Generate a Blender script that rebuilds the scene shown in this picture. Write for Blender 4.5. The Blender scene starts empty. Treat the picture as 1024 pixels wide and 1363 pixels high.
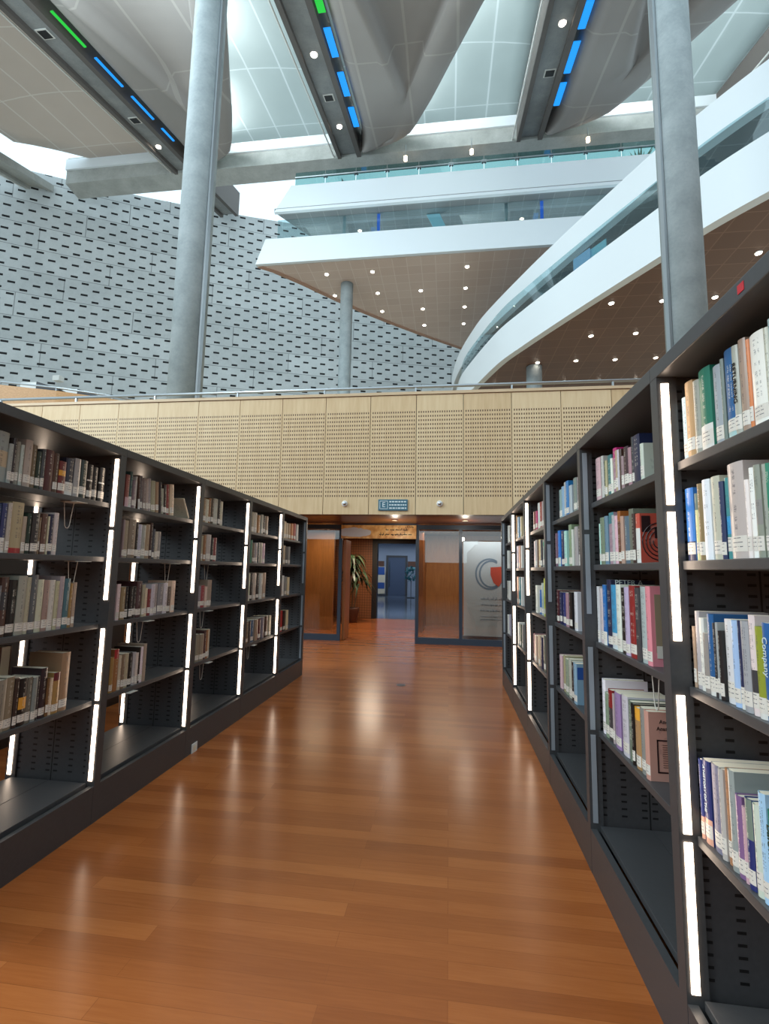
import bpy, bmesh, math, random
from mathutils import Vector, Matrix
R_ = random.Random(11)
SC = bpy.context.scene
COL = SC.collection
PI = math.pi
# ------------------------------------------------------------------ camera
F, YAW, PIT, ROL, EYE = 646.1, .1329, .1184, .0184, 1.43
def cam_axes():
    cy, sy = math.cos(YAW), math.sin(YAW)
    f = Vector((-sy, cy, 0)); r = Vector((cy, sy, 0)); u = Vector((0, 0, 1))
    cp, sp = math.cos(PIT), math.sin(PIT)
    f2 = f*cp+u*sp; u2 = u*cp-f*sp
    cr, sr = math.cos(ROL), math.sin(ROL)
    return r*cr+u2*sr, u2*cr-r*sr, f2
AR, AU, AF = cam_axes()
CP = Vector((0, 0, EYE))
def ray(x, y): return AR*((x-512)/F)+AU*((681.5-y)/F)+AF
def on(x, y, axis, val):
    d = ray(x, y); return CP+d*((val-CP[axis])/d[axis])
def onp(x, y, p0, n):
    d = ray(x, y); return CP+d*((Vector(p0)-CP).dot(n)/d.dot(n))
cd = bpy.data.cameras.new('camera'); cam = bpy.data.objects.new('camera', cd); COL.objects.link(cam)
cd.sensor_fit = 'VERTICAL'; cd.sensor_height = 24; cd.lens = F/1363*24; cd.clip_end = 300; cd.clip_start = .05
cam.matrix_world = Matrix(((AR.x, AU.x, -AF.x, 0), (AR.y, AU.y, -AF.y, 0), (AR.z, AU.z, -AF.z, EYE), (0, 0, 0, 1)))
SC.camera = cam
vs = SC.view_settings
vs.view_transform = 'Standard'; vs.look = 'None'; vs.gamma = 1; vs.use_curve_mapping = False; vs.exposure = 0.0
SC.cycles.use_denoising = True
SC.cycles.max_bounces = 8; SC.cycles.sample_clamp_indirect = 6
# ------------------------------------------------------------------ nodes
def lin(c):
    return tuple((v/255/12.92 if v/255 <= .04045 else ((v/255+.055)/1.055)**2.4) for v in c)
class NT:
    def __init__(s, name):
        s.m = bpy.data.materials.new(name); s.m.use_nodes = True; s.t = s.m.node_tree
        s.b = s.t.nodes['Principled BSDF']
    def n(s, typ, **k):
        x = s.t.nodes.new(typ)
        for a, v in k.items():
            if a.startswith('i_'):
                a = a[2:]; a = int(a) if a.isdigit() else a.replace('_', ' ')
                s.put(x.inputs[a], v)
            else: setattr(x, a, v)
        return x
    def put(s, sock, v):
        if isinstance(v, bpy.types.NodeSocket): s.t.links.new(v, sock)
        elif isinstance(v, bpy.types.Node): s.t.links.new(v.outputs[0], sock)
        elif isinstance(v, (tuple, list)) and sock.type == 'RGBA': sock.default_value = tuple(v)[:3]+(1,)
        else: sock.default_value = v
    def M(s, op, a, b=None, c=None):
        x = s.t.nodes.new('ShaderNodeMath'); x.operation = op
        for i, v in enumerate((a, b, c)):
            if v is not None: s.put(x.inputs[i], v)
        return x.outputs[0]
    def mix(s, f, a, b, bt='MIX'):
        x = s.t.nodes.new('ShaderNodeMix'); x.data_type = 'RGBA'; x.blend_type = bt
        s.put(x.inputs[0], f); s.put(x.inputs[6], a); s.put(x.inputs[7], b); return x.outputs[2]
    def xyz(s, v):
        x = s.n('ShaderNodeSeparateXYZ'); s.put(x.inputs[0], v); return x.outputs
    def co(s, w='Object'): return s.n('ShaderNodeTexCoord').outputs[w]
    def pos(s): return s.n('ShaderNodeNewGeometry').outputs['Position']
    def comb(s, a, b, c):
        x = s.n('ShaderNodeCombineXYZ'); [s.put(x.inputs[i], v) for i, v in enumerate((a, b, c))]; return x.outputs[0]
    def noise(s, v, sc, det=3, rough=.5, dim='3D'):
        x = s.n('ShaderNodeTexNoise'); x.inputs['Scale'].default_value = sc; x.inputs['Detail'].default_value = det; x.inputs['Roughness'].default_value = rough
        s.put(x.inputs['Vector'], v); return x.outputs[0]
    def vmul(s, v, k):
        x = s.n('ShaderNodeVectorMath', operation='MULTIPLY'); s.put(x.inputs[0], v); x.inputs[1].default_value = k; return x.outputs[0]
    def ramp(s, f, stops):
        x = s.n('ShaderNodeValToRGB'); e = x.color_ramp.elements
        while len(e) < len(stops): e.new(.5)
        for i, (p, c) in enumerate(stops): e[i].position = p; e[i].color = tuple(c)[:3]+(1,)
        s.put(x.inputs[0], f); return x.outputs[0]
    def inside(s, v, a, b): return s.M('MULTIPLY', s.M('GREATER_THAN', v, a), s.M('LESS_THAN', v, b))
    def frac(s, v, period, off=0.): return s.M('FRACT', s.M('DIVIDE', s.M('SUBTRACT', v, off), period))
    def out(s, base=None, rough=None, metal=None, **k):
        if base is not None: s.put(s.b.inputs['Base Color'], base)
        if rough is not None: s.put(s.b.inputs['Roughness'], rough)
        if metal is not None: s.put(s.b.inputs['Metallic'], metal)
        for a, v in k.items(): s.put(s.b.inputs[a.replace('_', ' ')], v)
        return s.m
    def bump(s, h, st=.3, d=.01):
        x = s.n('ShaderNodeBump'); x.inputs['Strength'].default_value = st; x.inputs['Distance'].default_value = d
        s.put(x.inputs['Height'], h); s.put(s.b.inputs['Normal'], x.outputs[0])
def plain(name, c, rough=.5, metal=0., **k): return NT(name).out(lin(c), rough, metal, **k)
def glow(name, c, st): return NT(name).out((0, 0, 0), .6, 0., Emission_Color=lin(c), Emission_Strength=st)

def m_floor():
    g = NT('oak_strip_floor'); p = g.pos()
    bk = g.n('ShaderNodeTexBrick'); bk.offset = .37; bk.offset_frequency = 2; bk.squash = 1
    for k, v in (('Scale', 1.), ('Mortar Size', .0012), ('Mortar Smooth', .1), ('Brick Width', 1.15), ('Row Height', .083), ('Bias', 0.)): bk.inputs[k].default_value = v
    bk.inputs['Color1'].default_value = (0, 0, 0, 1); bk.inputs['Color2'].default_value = (1, 1, 1, 1); bk.inputs['Mortar'].default_value = (.4, .4, .4, 1)
    g.put(bk.inputs['Vector'], p)
    gr = g.noise(g.vmul(p, (1.6, 26, 1)), 3.2, 5, .6)
    big = g.noise(g.vmul(p, (1.2, 5, 1)), 1.3, 2)
    v = g.M('ADD', g.M('MULTIPLY', bk.outputs[0], .36), g.M('ADD', g.M('MULTIPLY', gr, .42), g.M('MULTIPLY', big, .22)))
    c = g.ramp(v, [(.15, lin((134, 71, 33))), (.5, lin((162, 91, 45))), (.85, lin((184, 110, 58)))])
    c = g.mix(g.M('MULTIPLY', bk.outputs[1], .28), c, lin((70, 34, 18)))
    g.put(g.b.inputs['Specular IOR Level'], .3)
    return g.out(c, g.M('ADD', .205, g.M('MULTIPLY', gr, .07)), 0.)
def m_perf():
    g = NT('perforated_maple_panel'); x, y, z = g.xyz(g.pos())
    hx = g.inside(g.frac(x, .04, -.575), .26, .74); hz = g.inside(g.frac(z, .073, 2.678-.0365), .27, .73)
    zone = g.inside(z, 2.65, 4.17)
    edge = g.inside(g.frac(x, .8, -.56), .03, .97)
    hole = g.M('MULTIPLY', g.M('MULTIPLY', hx, hz), g.M('MULTIPLY', zone, edge))
    pid = g.M('FLOOR', g.M('DIVIDE', g.M('ADD', x, .56), .8))
    gn = g.noise(g.comb(g.M('MULTIPLY', x, 9.), g.M('MULTIPLY', pid, 7.3), g.M('MULTIPLY', z, .9)), 2.2, 4, .55)
    w = g.n('ShaderNodeTexWhiteNoise', noise_dimensions='1D'); g.put(w.inputs['W'], pid)
    v = g.M('ADD', g.M('MULTIPLY', gn, .7), g.M('MULTIPLY', w.outputs[0], .3))
    c = g.ramp(v, [(.2, lin((202, 170, 126))), (.5, lin((218, 190, 148))), (.8, lin((228, 204, 164)))])
    c = g.mix(hole, c, lin((92, 64, 40)))
    return g.out(c, .5)
def m_concrete(name, c1, c2, sc=2.):
    g = NT(name); p = g.pos()
    a = g.noise(p, sc, 5, .6); b = g.noise(p, sc*9, 4, .6)
    v = g.M('ADD', g.M('MULTIPLY', a, .75), g.M('MULTIPLY', b, .25))
    g.bump(b, .15, .01)
    return g.out(g.ramp(v, [(.3, lin(c1)), (.7, lin(c2))]), .7)
def m_slotwall():
    g = NT('slotted_concrete_panel_wall'); u, v, _ = g.xyz(g.co('UV'))
    q = g.M('DIVIDE', g.M('ADD', u, 72.26), .775)
    colid = g.M('FLOOR', g.M('ADD', q, .5)); odd = g.M('MODULO', g.M('ABSOLUTE', colid), 2.)
    fu = g.M('ABSOLUTE', g.M('SUBTRACT', q, colid))
    su = g.M('LESS_THAN', fu, .31)
    vv = g.M('ADD', v, g.M('MULTIPLY', odd, -.49))
    fv = g.M('ABSOLUTE', g.M('SUBTRACT', g.M('FRACT', g.M('DIVIDE', g.M('SUBTRACT', vv, 23.32-.4635), .927)), .5))
    sv = g.M('LESS_THAN', fv, .088)
    slot = g.M('MULTIPLY', su, sv)
    row = g.M('FLOOR', g.M('DIVIDE', g.M('SUBTRACT', v, 22.13), 1.853))
    fr = g.M('FRACT', g.M('DIVIDE', g.M('SUBTRACT', v, 22.13), 1.853))
    jr = g.M('LESS_THAN', fr, .028)
    ju = g.M('LESS_THAN', g.M('FRACT', g.M('DIVIDE', g.M('SUBTRACT', g.M('ADD', u, 70.17-.03), g.M('MULTIPLY', row, 2.97)), 7.85)), .008)
    joint = g.M('MAXIMUM', jr, ju)
    pu = g.M('FLOOR', g.M('DIVIDE', g.M('SUBTRACT', g.M('ADD', u, 70.14), g.M('MULTIPLY', row, 2.97)), 7.85))
    w = g.n('ShaderNodeTexWhiteNoise', noise_dimensions='2D'); g.put(w.inputs['Vector'], g.comb(pu, row, 0.))
    a = g.noise(g.pos(), .6, 5, .65); b = g.noise(g.pos(), 6., 4, .6)
    val = g.M('ADD', g.M('MULTIPLY', a, .55), g.M('ADD', g.M('MULTIPLY', b, .25), g.M('MULTIPLY', w.outputs[0], .2)))
    c = g.ramp(val, [(.25, lin((172, 177, 178))), (.75, lin((204, 209, 210)))])
    c = g.mix(g.M('MULTIPLY', joint, .55), c, lin((70, 74, 78)))
    c = g.mix(slot, c, (.002, .002, .003))
    return g.out(c, .75)
def m_grid(name, c1, c2, line, pitch=.88, rough=.4):
    g = NT(name); x, y, z = g.xyz(g.pos())
    l = g.M('MAXIMUM', g.M('LESS_THAN', g.frac(x, pitch), .05), g.M('LESS_THAN', g.frac(y, pitch), .05))
    w = g.n('ShaderNodeTexWhiteNoise', noise_dimensions='2D'); g.put(w.inputs['Vector'], g.comb(g.M('FLOOR', g.M('DIVIDE', x, pitch)), g.M('FLOOR', g.M('DIVIDE', y, pitch)), 0.))
    c = g.mix(g.M('MULTIPLY', w.outputs[0], .8), lin(c1), lin(c2))
    c = g.mix(g.M('MULTIPLY', l, .6), c, lin(line))
    return g.out(c, rough)
def m_roofpanel(name, c1, seam, px=2.04, py=4.6, trans=0.):
    g = NT(name); u, v, _ = g.xyz(g.co('UV'))
    l = g.M('MAXIMUM', g.M('LESS_THAN', g.frac(u, px, .3), .05), g.M('LESS_THAN', g.frac(v, py, 1.), .018))
    a = g.noise(g.pos(), .7, 3)
    c = g.mix(g.M('MULTIPLY', a, .5), lin(c1), tuple(k*.86 for k in lin(c1)))
    c = g.mix(g.M('MULTIPLY', l, .6), c, lin(seam)); g.out(c, .7)
    if trans:
        tb = g.n('ShaderNodeBsdfTranslucent'); g.put(tb.inputs[0], c); mx = g.n('ShaderNodeMixShader'); mx.inputs[0].default_value = trans
        g.t.links.new(g.b.outputs[0], mx.inputs[1]); g.t.links.new(tb.outputs[0], mx.inputs[2]); g.t.links.new(mx.outputs[0], g.t.nodes['Material Output'].inputs[0])
    return g.m
def m_steel():
    g = NT('dark_powder_coated_steel'); a = g.noise(g.pos(), 60, 3)
    return g.out(g.mix(a, lin((70, 71, 73)), lin((83, 84, 86))), g.M('ADD', .36, g.M('MULTIPLY', a, .1)), .25)
def m_slotsteel():
    g = NT('slotted_steel_side'); x, y, z = g.xyz(g.co('Object'))
    ax = g.M('ABSOLUTE', x)
    hs = None
    for cx in (.07, .163, .256, .304, .397, .49):
        k = g.M('LESS_THAN', g.M('ABSOLUTE', g.M('SUBTRACT', ax, cx)), .0128)
        hs = k if hs is None else g.M('MAXIMUM', hs, k)
    hz = g.inside(g.frac(z, .0335, .012), .36, .62)
    hole = g.M('MULTIPLY', g.M('MULTIPLY', hs, hz), g.inside(z, .24, 2.05))
    seam = g.M('LESS_THAN', g.M('ABSOLUTE', g.M('SUBTRACT', ax, .28)), .003)
    a = g.noise(g.pos(), 60, 3)
    c = g.mix(a, lin((64, 64, 66)), lin((76, 76, 78)))
    c = g.mix(g.M('MAXIMUM', hole, seam), c, lin((8, 8, 9)))
    return g.out(c, .5, .15)
def m_tilewall():
    g = NT('small_square_tile_wall'); x, y, z = g.xyz(g.pos())
    l = g.M('MAXIMUM', g.M('LESS_THAN', g.frac(x, .075), .13), g.M('LESS_THAN', g.frac(z, .075), .13))
    a = g.noise(g.pos(), 3, 3)
    c = g.mix(a, lin((136, 84, 50)), lin((160, 104, 64)))
    return g.out(g.mix(l, c, lin((86, 50, 30))), .45)
def m_wood(name, c1, c2, vert=True, rough=.4, sc=2.5):
    g = NT(name); p = g.pos()
    n = g.noise(g.vmul(p, (12, 12, .9) if vert else (1.2, 14, 14)), sc, 4, .6)
    return g.out(g.ramp(n, [(.3, lin(c1)), (.7, lin(c2))]), rough)
def m_book(dist=False):
    g = NT('distant_book_cloth' if dist else 'book_cover')
    if dist:
        at = g.n('ShaderNodeAttribute', attribute_name='tint'); return g.out(at.outputs['Color'], .45)
    oi = g.n('ShaderNodeObjectInfo'); base = oi.outputs['Color']; rnd = oi.outputs['Random']
    u, v, _ = g.xyz(g.co('UV'))
    b1 = g.n('ShaderNodeAttribute', attribute_type='OBJECT', attribute_name='band'); bz = g.xyz(b1.outputs['Vector'])
    bc = g.n('ShaderNodeAttribute', attribute_type='OBJECT', attribute_name='bandcol')
    spine = g.inside(u, -.01, 1.01)
    inb = g.M('MULTIPLY', g.M('GREATER_THAN', v, bz[0]), g.M('LESS_THAN', v, bz[1]))
    c = g.mix(g.M('MULTIPLY', inb, spine), base, bc.outputs['Color'])
    # lettering running along the spine
    sh = g.M('MULTIPLY', rnd, 57.)
    words = g.noise(g.comb(g.M('ADD', sh, g.M('MULTIPLY', v, 11.)), sh, 0.), 1.6, 0)
    let = g.noise(g.comb(g.M('ADD', sh, g.M('MULTIPLY', v, 130.)), g.M('MULTIPLY', u, 4.), sh), 1.0, 1)
    line = g.M('MAXIMUM', g.inside(u, .42, .58), g.M('MULTIPLY', g.inside(u, .24, .31), g.M('GREATER_THAN', rnd, .5)))
    txt = g.M('MULTIPLY', g.M('MULTIPLY', line, g.inside(v, .3, .93)), g.M('MULTIPLY', g.M('GREATER_THAN', words, .47), g.M('GREATER_THAN', let, .5)))
    lum = g.n('ShaderNodeRGBToBW'); g.put(lum.inputs[0], base)
    ink = g.mix(g.M('GREATER_THAN', lum.outputs[0], .22), (.75, .72, .62), (.06, .06, .08))
    c = g.mix(g.M('MULTIPLY', g.M('MULTIPLY', txt, .6), bz[2]), c, ink)
    # the board facing the reader: a plain cover with a picture field
    wn = g.noise(g.comb(u, v, sh), 7., 3)
    pict = g.M('MULTIPLY', g.inside(u, 2.2, 2.85), g.inside(v, .3, .75))
    c = g.mix(g.M('MULTIPLY', g.M('MULTIPLY', pict, g.M('GREATER_THAN', wn, .52)), .16), c, ink)
    g.put(g.b.inputs['Coat Weight'], .25); g.put(g.b.inputs['Coat Roughness'], .12)
    return g.out(c, .42)
def m_label():
    g = NT('call_number_label'); u, v, _ = g.xyz(g.co('UV')); oi = g.n('ShaderNodeObjectInfo')
    n = g.noise(g.comb(g.M('MULTIPLY', u, 6.), g.M('MULTIPLY', oi.outputs['Random'], 40.), g.M('MULTIPLY', v, 2.)), 1.5, 0)
    l = g.M('MULTIPLY', g.M('LESS_THAN', g.M('FRACT', g.M('MULTIPLY', v, 3.6)), .2), g.M('MULTIPLY', g.inside(u, .2, .8), g.M('MULTIPLY', g.inside(v, .15, .95), g.M('GREATER_THAN', n, .42))))
    return g.out(g.mix(l, lin((222, 218, 208)), lin((110, 110, 114))), .4)
def m_scene_sign():
    g = NT('ochre_picture_sign'); p = g.co('Object'); x, y, z = g.xyz(p)
    n = g.noise(p, 9, 4)
    c = g.ramp(n, [(.3, lin((190, 128, 66))), (.55, lin((236, 190, 120))), (.8, lin((246, 216, 164)))])
    dx = g.M('DIVIDE', g.M('ADD', x, .5), .36); dz = g.M('DIVIDE', g.M('ADD', z, .02), .1)
    r = g.M('ADD', g.M('ADD', g.M('MULTIPLY', dx, dx), g.M('MULTIPLY', dz, dz)), g.M('MULTIPLY', g.M('SUBTRACT', n, .5), 1.2))
    c = g.mix(g.M('LESS_THAN', r, .9), c, lin((206, 214, 226)))
    return g.out(c, .4)
MAT = dict(
    floor=m_floor(), perf=m_perf(), steel=m_steel(), slot=m_slotsteel(), slotwall=m_slotwall(), book=m_book(), bookfar=m_book(True), label=m_label(),
    pages=plain('book_paper', (226, 216, 194), .8),
    concrete=m_concrete('column_concrete', (132, 142, 144), (166, 174, 176), 1.6),
    girder=m_concrete('girder_concrete', (150, 152, 148), (182, 184, 180), .9),
    beam=m_concrete('beam_concrete', (128, 132, 134), (158, 160, 160), 1.2),
    flange=plain('beam_flange_paint', (96, 90, 86), .55),
    white=plain('white_parapet_plaster', (230, 236, 240), .6),
    soffit=m_grid('timber_soffit_shaded_tone', (112, 84, 72), (122, 92, 78), (148, 118, 102)),  # same timber as the next, its dimmer light put into the colour
    soffit_lit=m_grid('timber_soffit_lit_tone', (208, 184, 170), (216, 194, 180), (232, 218, 208)),  # same timber again, its brighter light put into the colour
    darkgrid=m_grid('grey_ceiling_grid', (128, 132, 134), (138, 142, 144), (168, 170, 170)),
    panel=m_roofpanel('roof_panel_dim', (222, 210, 200), (244, 240, 234), trans=.3), panel_lit=m_roofpanel('roof_panel_lit', (206, 212, 210), (244, 246, 246), trans=.85),  # opaque roofing made translucent to look lit; end bay gets a dimmer copy
    shell=m_roofpanel('grey_roof_shell_panel', (160, 154, 150), (184, 178, 172), 2.6, 5.2),
    rim=plain('grey_roof_shell_rim', (164, 160, 158), .65),
    strip_on=glow('lit_led_diffuser', (255, 228, 202), 9.), strip_off=plain('unlit_led_diffuser', (150, 158, 166), .4),
    wood=m_wood('balcony_side_timber', (176, 130, 84), (198, 152, 104), False), brownwood=m_wood('brown_timber_lining', (116, 70, 38), (146, 92, 52)),
    darkwood=m_wood('dark_timber_soffit', (84, 48, 30), (108, 64, 40), False, .3),
    cap=m_wood('rail_timber_cap', (196, 168, 132), (214, 188, 152), False),
    frame=plain('blue_grey_steel_frame', (58, 72, 88), .4, .3), railm=plain('satin_steel_rail', (176, 182, 186), .35, .8),
    tile=m_tilewall(), black=plain('black_paint', (26, 24, 24), .5), darkgrey=plain('dark_grey_paint', (60, 62, 66), .5),
    wire=plain('white_coated_wire', (206, 202, 192), .4), whitep=plain('white_plastic', (226, 226, 222), .4), red=plain('red_plastic', (190, 40, 50), .4),
    corrfloor=plain('blue_grey_stone_floor', (92, 104, 120), .12), corrwall=plain('pale_blue_grey_wall', (150, 164, 184), .6), corrdoor=plain('slate_blue_door', (66, 84, 112), .5),
    teal=plain('teal_sign_panel', (58, 104, 122), .4), signtxt=plain('sign_lettering', (214, 226, 228), .5), ink=plain('black_ink', (26, 20, 18), .6),
    sign=m_scene_sign(), leaf=plain('dark_green_leaf', (40, 60, 32), .45), leaf2=plain('fresh_green_leaf', (84, 130, 60), .5), pot=plain('brown_clay_pot', (96, 62, 46), .6), trunk=plain('cane_bark', (112, 92, 66), .8),
    tealleaf=plain('teal_foil', (60, 140, 150), .4), banner=plain('pale_banner_film', (196, 206, 212), .5), bannerred=plain('banner_red_print', (206, 84, 66), .5), bannerblue=plain('banner_grey_print', (120, 140, 160), .5),
    blue=plain('blue_poster_print', (40, 84, 160), .5), cream=plain('cream_print', (226, 216, 190), .5), artdark=plain('cover_dark_print', (44, 22, 24), .5), artpink=plain('cover_pale_print', (226, 176, 150), .5),
    blueglow=glow('blue_window_light', (24, 150, 255), 1.2), greenglow=glow('green_window_light', (40, 220, 70), .9), deepblue=glow('deep_blue_light', (40, 110, 230), .8),
    spot=glow('lit_spot_lens', (255, 240, 220), 14.), warmspot=glow('warm_spot_lens', (255, 220, 170), 14.), tube=glow('lit_tube', (220, 232, 255), 5.),
    chrome=plain('bright_metal', (200, 204, 208), .15, 1.), screen=glow('bright_screen', (150, 200, 240), .7), skyblue=plain('pale_blue_panel', (170, 206, 216), .4))
def m_glass(name, tint, rough=0.):
    g = NT(name); t = g.t; nd = t.nodes; nd.remove(g.b)
    gl = nd.new('ShaderNodeBsdfGlossy'); gl.inputs['Roughness'].default_value = rough; gl.inputs['Color'].default_value = (1, 1, 1, 1)
    tr = nd.new('ShaderNodeBsdfTransparent'); tr.inputs['Color'].default_value = tint+(1,)
    lw = nd.new('ShaderNodeLayerWeight'); lw.inputs['Blend'].default_value = .5
    pw = nd.new('ShaderNodeMath'); pw.operation = 'POWER'; t.links.new(lw.outputs['Facing'], pw.inputs[0]); pw.inputs[1].default_value = 5
    fr = nd.new('ShaderNodeMath'); fr.operation = 'MULTIPLY_ADD'; t.links.new(pw.outputs[0], fr.inputs[0]); fr.inputs[1].default_value = .92; fr.inputs[2].default_value = .08
    mx = nd.new('ShaderNodeMixShader'); t.links.new(fr.outputs[0], mx.inputs[0]); t.links.new(tr.outputs[0], mx.inputs[1]); t.links.new(gl.outputs[0], mx.inputs[2])
    t.links.new(mx.outputs[0], nd['Material Output'].inputs[0]); return g.m
MAT['glass'] = m_glass('door_glass', (.86, .84, .8)); MAT['tealglass'] = m_glass('teal_balustrade_glass', (.5, .68, .68)); MAT['darkglass'] = m_glass('tinted_window_glass', (.74, .86, .88))
# ------------------------------------------------------------------ mesh helpers
class MB:
    def __init__(s): s.v = []; s.f = []; s.uv = {}
    def face(s, pts, uv=None):
        i = len(s.v); s.v += [tuple(p) for p in pts]; s.f.append(list(range(i, i+len(pts))))
        if uv: s.uv[len(s.f)-1] = uv
    def box(s, x0, x1, y0, y1, z0, z1):
        i = len(s.v)
        s.v += [(x, y, z) for z in (z0, z1) for y in (y0, y1) for x in (x0, x1)]
        for q in ((0, 2, 3, 1), (4, 5, 7, 6), (0, 1, 5, 4), (2, 6, 7, 3), (0, 4, 6, 2), (1, 3, 7, 5)): s.f.append([i+k for k in q])
        return s
    def hexa(s, a, b):    # two matching quads
        i = len(s.v); s.v += [tuple(p) for p in a]+[tuple(p) for p in b]
        s.f.append([i+3, i+2, i+1, i]); s.f.append([i+4, i+5, i+6, i+7])
        for k in range(4): s.f.append([i+k, i+(k+1) % 4, i+4+(k+1) % 4, i+4+k])
        return s
    def sweep(s, secs, closed=True, caps=True):
        n = len(secs[0]); i = len(s.v)
        for q in secs: s.v += [tuple(p) for p in q]
        for k in range(len(secs)-1):
            for j in range(n if closed else n-1):
                a = i+k*n+j; b = i+k*n+(j+1) % n; s.f.append([a, b, b+n, a+n])
        if caps and closed:
            s.f.append([i+j for j in range(n)][::-1]); s.f.append([i+(len(secs)-1)*n+j for j in range(n)])
        return s
    def tube(s, pts, r, n=8, closed=False):
        pts = [Vector(p) for p in pts]; secs = []
        for k, p in enumerate(pts):
            d = (pts[min(k+1, len(pts)-1)]-pts[max(k-1, 0)]).normalized()
            a = d.cross(Vector((0, 0, 1)));
            if a.length < .05: a = d.cross(Vector((1, 0, 0)))
            a.normalize(); b = d.cross(a); rr = r[k] if isinstance(r, (list, tuple)) else r
            secs.append([p+a*rr*math.cos(2*PI*j/n)+b*rr*math.sin(2*PI*j/n) for j in range(n)])
        return s.sweep(secs)
    def cyl(s, x, y, z0, z1, r, n=24, r2=None):
        r2 = r if r2 is None else r2
        return s.sweep([[(x+q*math.cos(2*PI*j/n), y+q*math.sin(2*PI*j/n), z) for j in range(n)] for z, q in ((z0, r), (z1, r2))])
    def mesh(s, name, mat, smooth=False):
        me = bpy.data.meshes.new(name); me.from_pydata(s.v, [], s.f)
        if s.uv:
            l = me.uv_layers.new(name='UVMap')
            for p in me.polygons:
                u = s.uv.get(p.index)
                for k, li in enumerate(p.loop_indices): l.data[li].uv = u[k] if u else (-5, -5)
        me.materials.append(mat)
        if smooth:
            for p in me.polygons: p.use_smooth = True
        me.update(); return me
def fixn(me):
    b = bmesh.new(); b.from_mesh(me); bmesh.ops.recalc_face_normals(b, faces=b.faces); b.to_mesh(me); b.free()
def bevel(me, w, seg=2):
    b = bmesh.new(); b.from_mesh(me); bmesh.ops.bevel(b, geom=list(b.edges), offset=w, segments=seg, affect='EDGES', profile=.6); b.to_mesh(me); b.free()
def put(name, mb, mat, parent=None, loc=None, smooth=False, bev=0, fix=True):
    me = mb.mesh(name, mat, smooth)
    if fix and not mb.uv: fixn(me)
    if bev: bevel(me, bev)
    o = bpy.data.objects.new(name, me); COL.objects.link(o)
    if loc is not None: o.location = loc
    if parent is not None: o.parent = parent
    return o
def tag(o, label, cat, group=None):
    o['label'] = label; o['category'] = cat
    if group: o['group'] = group
    return o
def empty(name, loc=(0, 0, 0)):
    o = bpy.data.objects.new(name, None); COL.objects.link(o); o.location = loc; o.empty_display_size = .1; return o
def struct(name, mb, mat, smooth=False, bev=0, label=None):
    o = put(name, mb, mat, None, None, smooth, bev); o['kind'] = 'structure'
    if label: o['label'] = label
    return o
def label_part(o, t): o['label'] = t; return o
ORD = 'first second third fourth fifth sixth seventh eighth ninth tenth eleventh twelfth thirteenth fourteenth fifteenth sixteenth seventeenth eighteenth nineteenth twentieth'.split()
NEAR = ['nearest', 'second-nearest', 'third', 'fourth', 'fifth', 'sixth']
# ------------------------------------------------------------------ setting: floor and hall
struct('floor', MB().box(-9, 9.5, -9, 14.4, -.2, 0), MAT['floor'])
struct('floor_upper', MB().box(-60, 40, 8.25, 60, 3.0, 3.3), MAT['cap'])  # unseen, given pale timber to bounce light up to the soffits
struct('light_block_left', MB().box(-9.3, -9, -9, 9.7, 0, 3.3), MAT['brownwood'])  # added to keep sky light out of the left shelves
struct('wall_entrance_left', MB().box(-9.3, -3.9, 9.77, 9.9, 0, 2.36), MAT['brownwood'])
struct('wall_entrance_right', MB().box(1.95, 6.8, 9.77, 9.9, 0, 2.36), MAT['brownwood'])
struct('light_block_right', MB().box(9.5, 9.8, -9, 7.6, 0, 9.5), MAT['brownwood'])  # added out of view, tall enough to block light from the right
struct('wall_rear', MB().box(-9.3, -1.4, -9.3, -9, 0, 3.2).box(1.7, 9.8, -9.3, -9, 0, 3.2).box(-1.4, 1.7, -9.3, -9, 0, 1.9), MAT['brownwood'])  # unseen; low middle shaped so the entrance glass reflects bright sky
# balcony front: perforated panels, each with its own open joint
fm = MB()
k = -11
while -.56+.8*k < 6.6:
    x0 = -.56+.8*k; fm.box(max(x0+.005, -9.3), x0+.795, 8.1, 8.13, 2.36, 4.44); k += 1
struct('wall_balcony', fm, MAT['perf'], label='maple balcony front of perforated panels')
struct('wall_balcony_core', MB().box(-9.3, 6.8, 8.131, 8.25, 2.36, 4.43), MAT['black'])
struct('trim_1', MB().box(-9.3, 6.8, 8.08, 8.27, 4.45, 4.50), MAT['cap'], label='pale timber capping of balcony front')
rl = empty('handrail', (0, 8.18, 4.5)); tag(rl, 'long steel tube handrail on top of the perforated balcony front', 'handrail')
put('rail', MB().tube([(-9.2, 0, .12), (6.7, 0, .12)], .026, 10), MAT['railm'], rl, smooth=True)
x = -.58-1.637*5
while x < 6.6:
    put('rail_post', MB().box(x-.012, x+.012, -.02, .02, 0, .1), MAT['railm'], rl); x += 1.637
struct('ceiling', MB().box(-9, 6.5, 8.26, 14.4, 2.36, 2.5), MAT['darkwood'], label='dark timber soffit under balcony')
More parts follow.
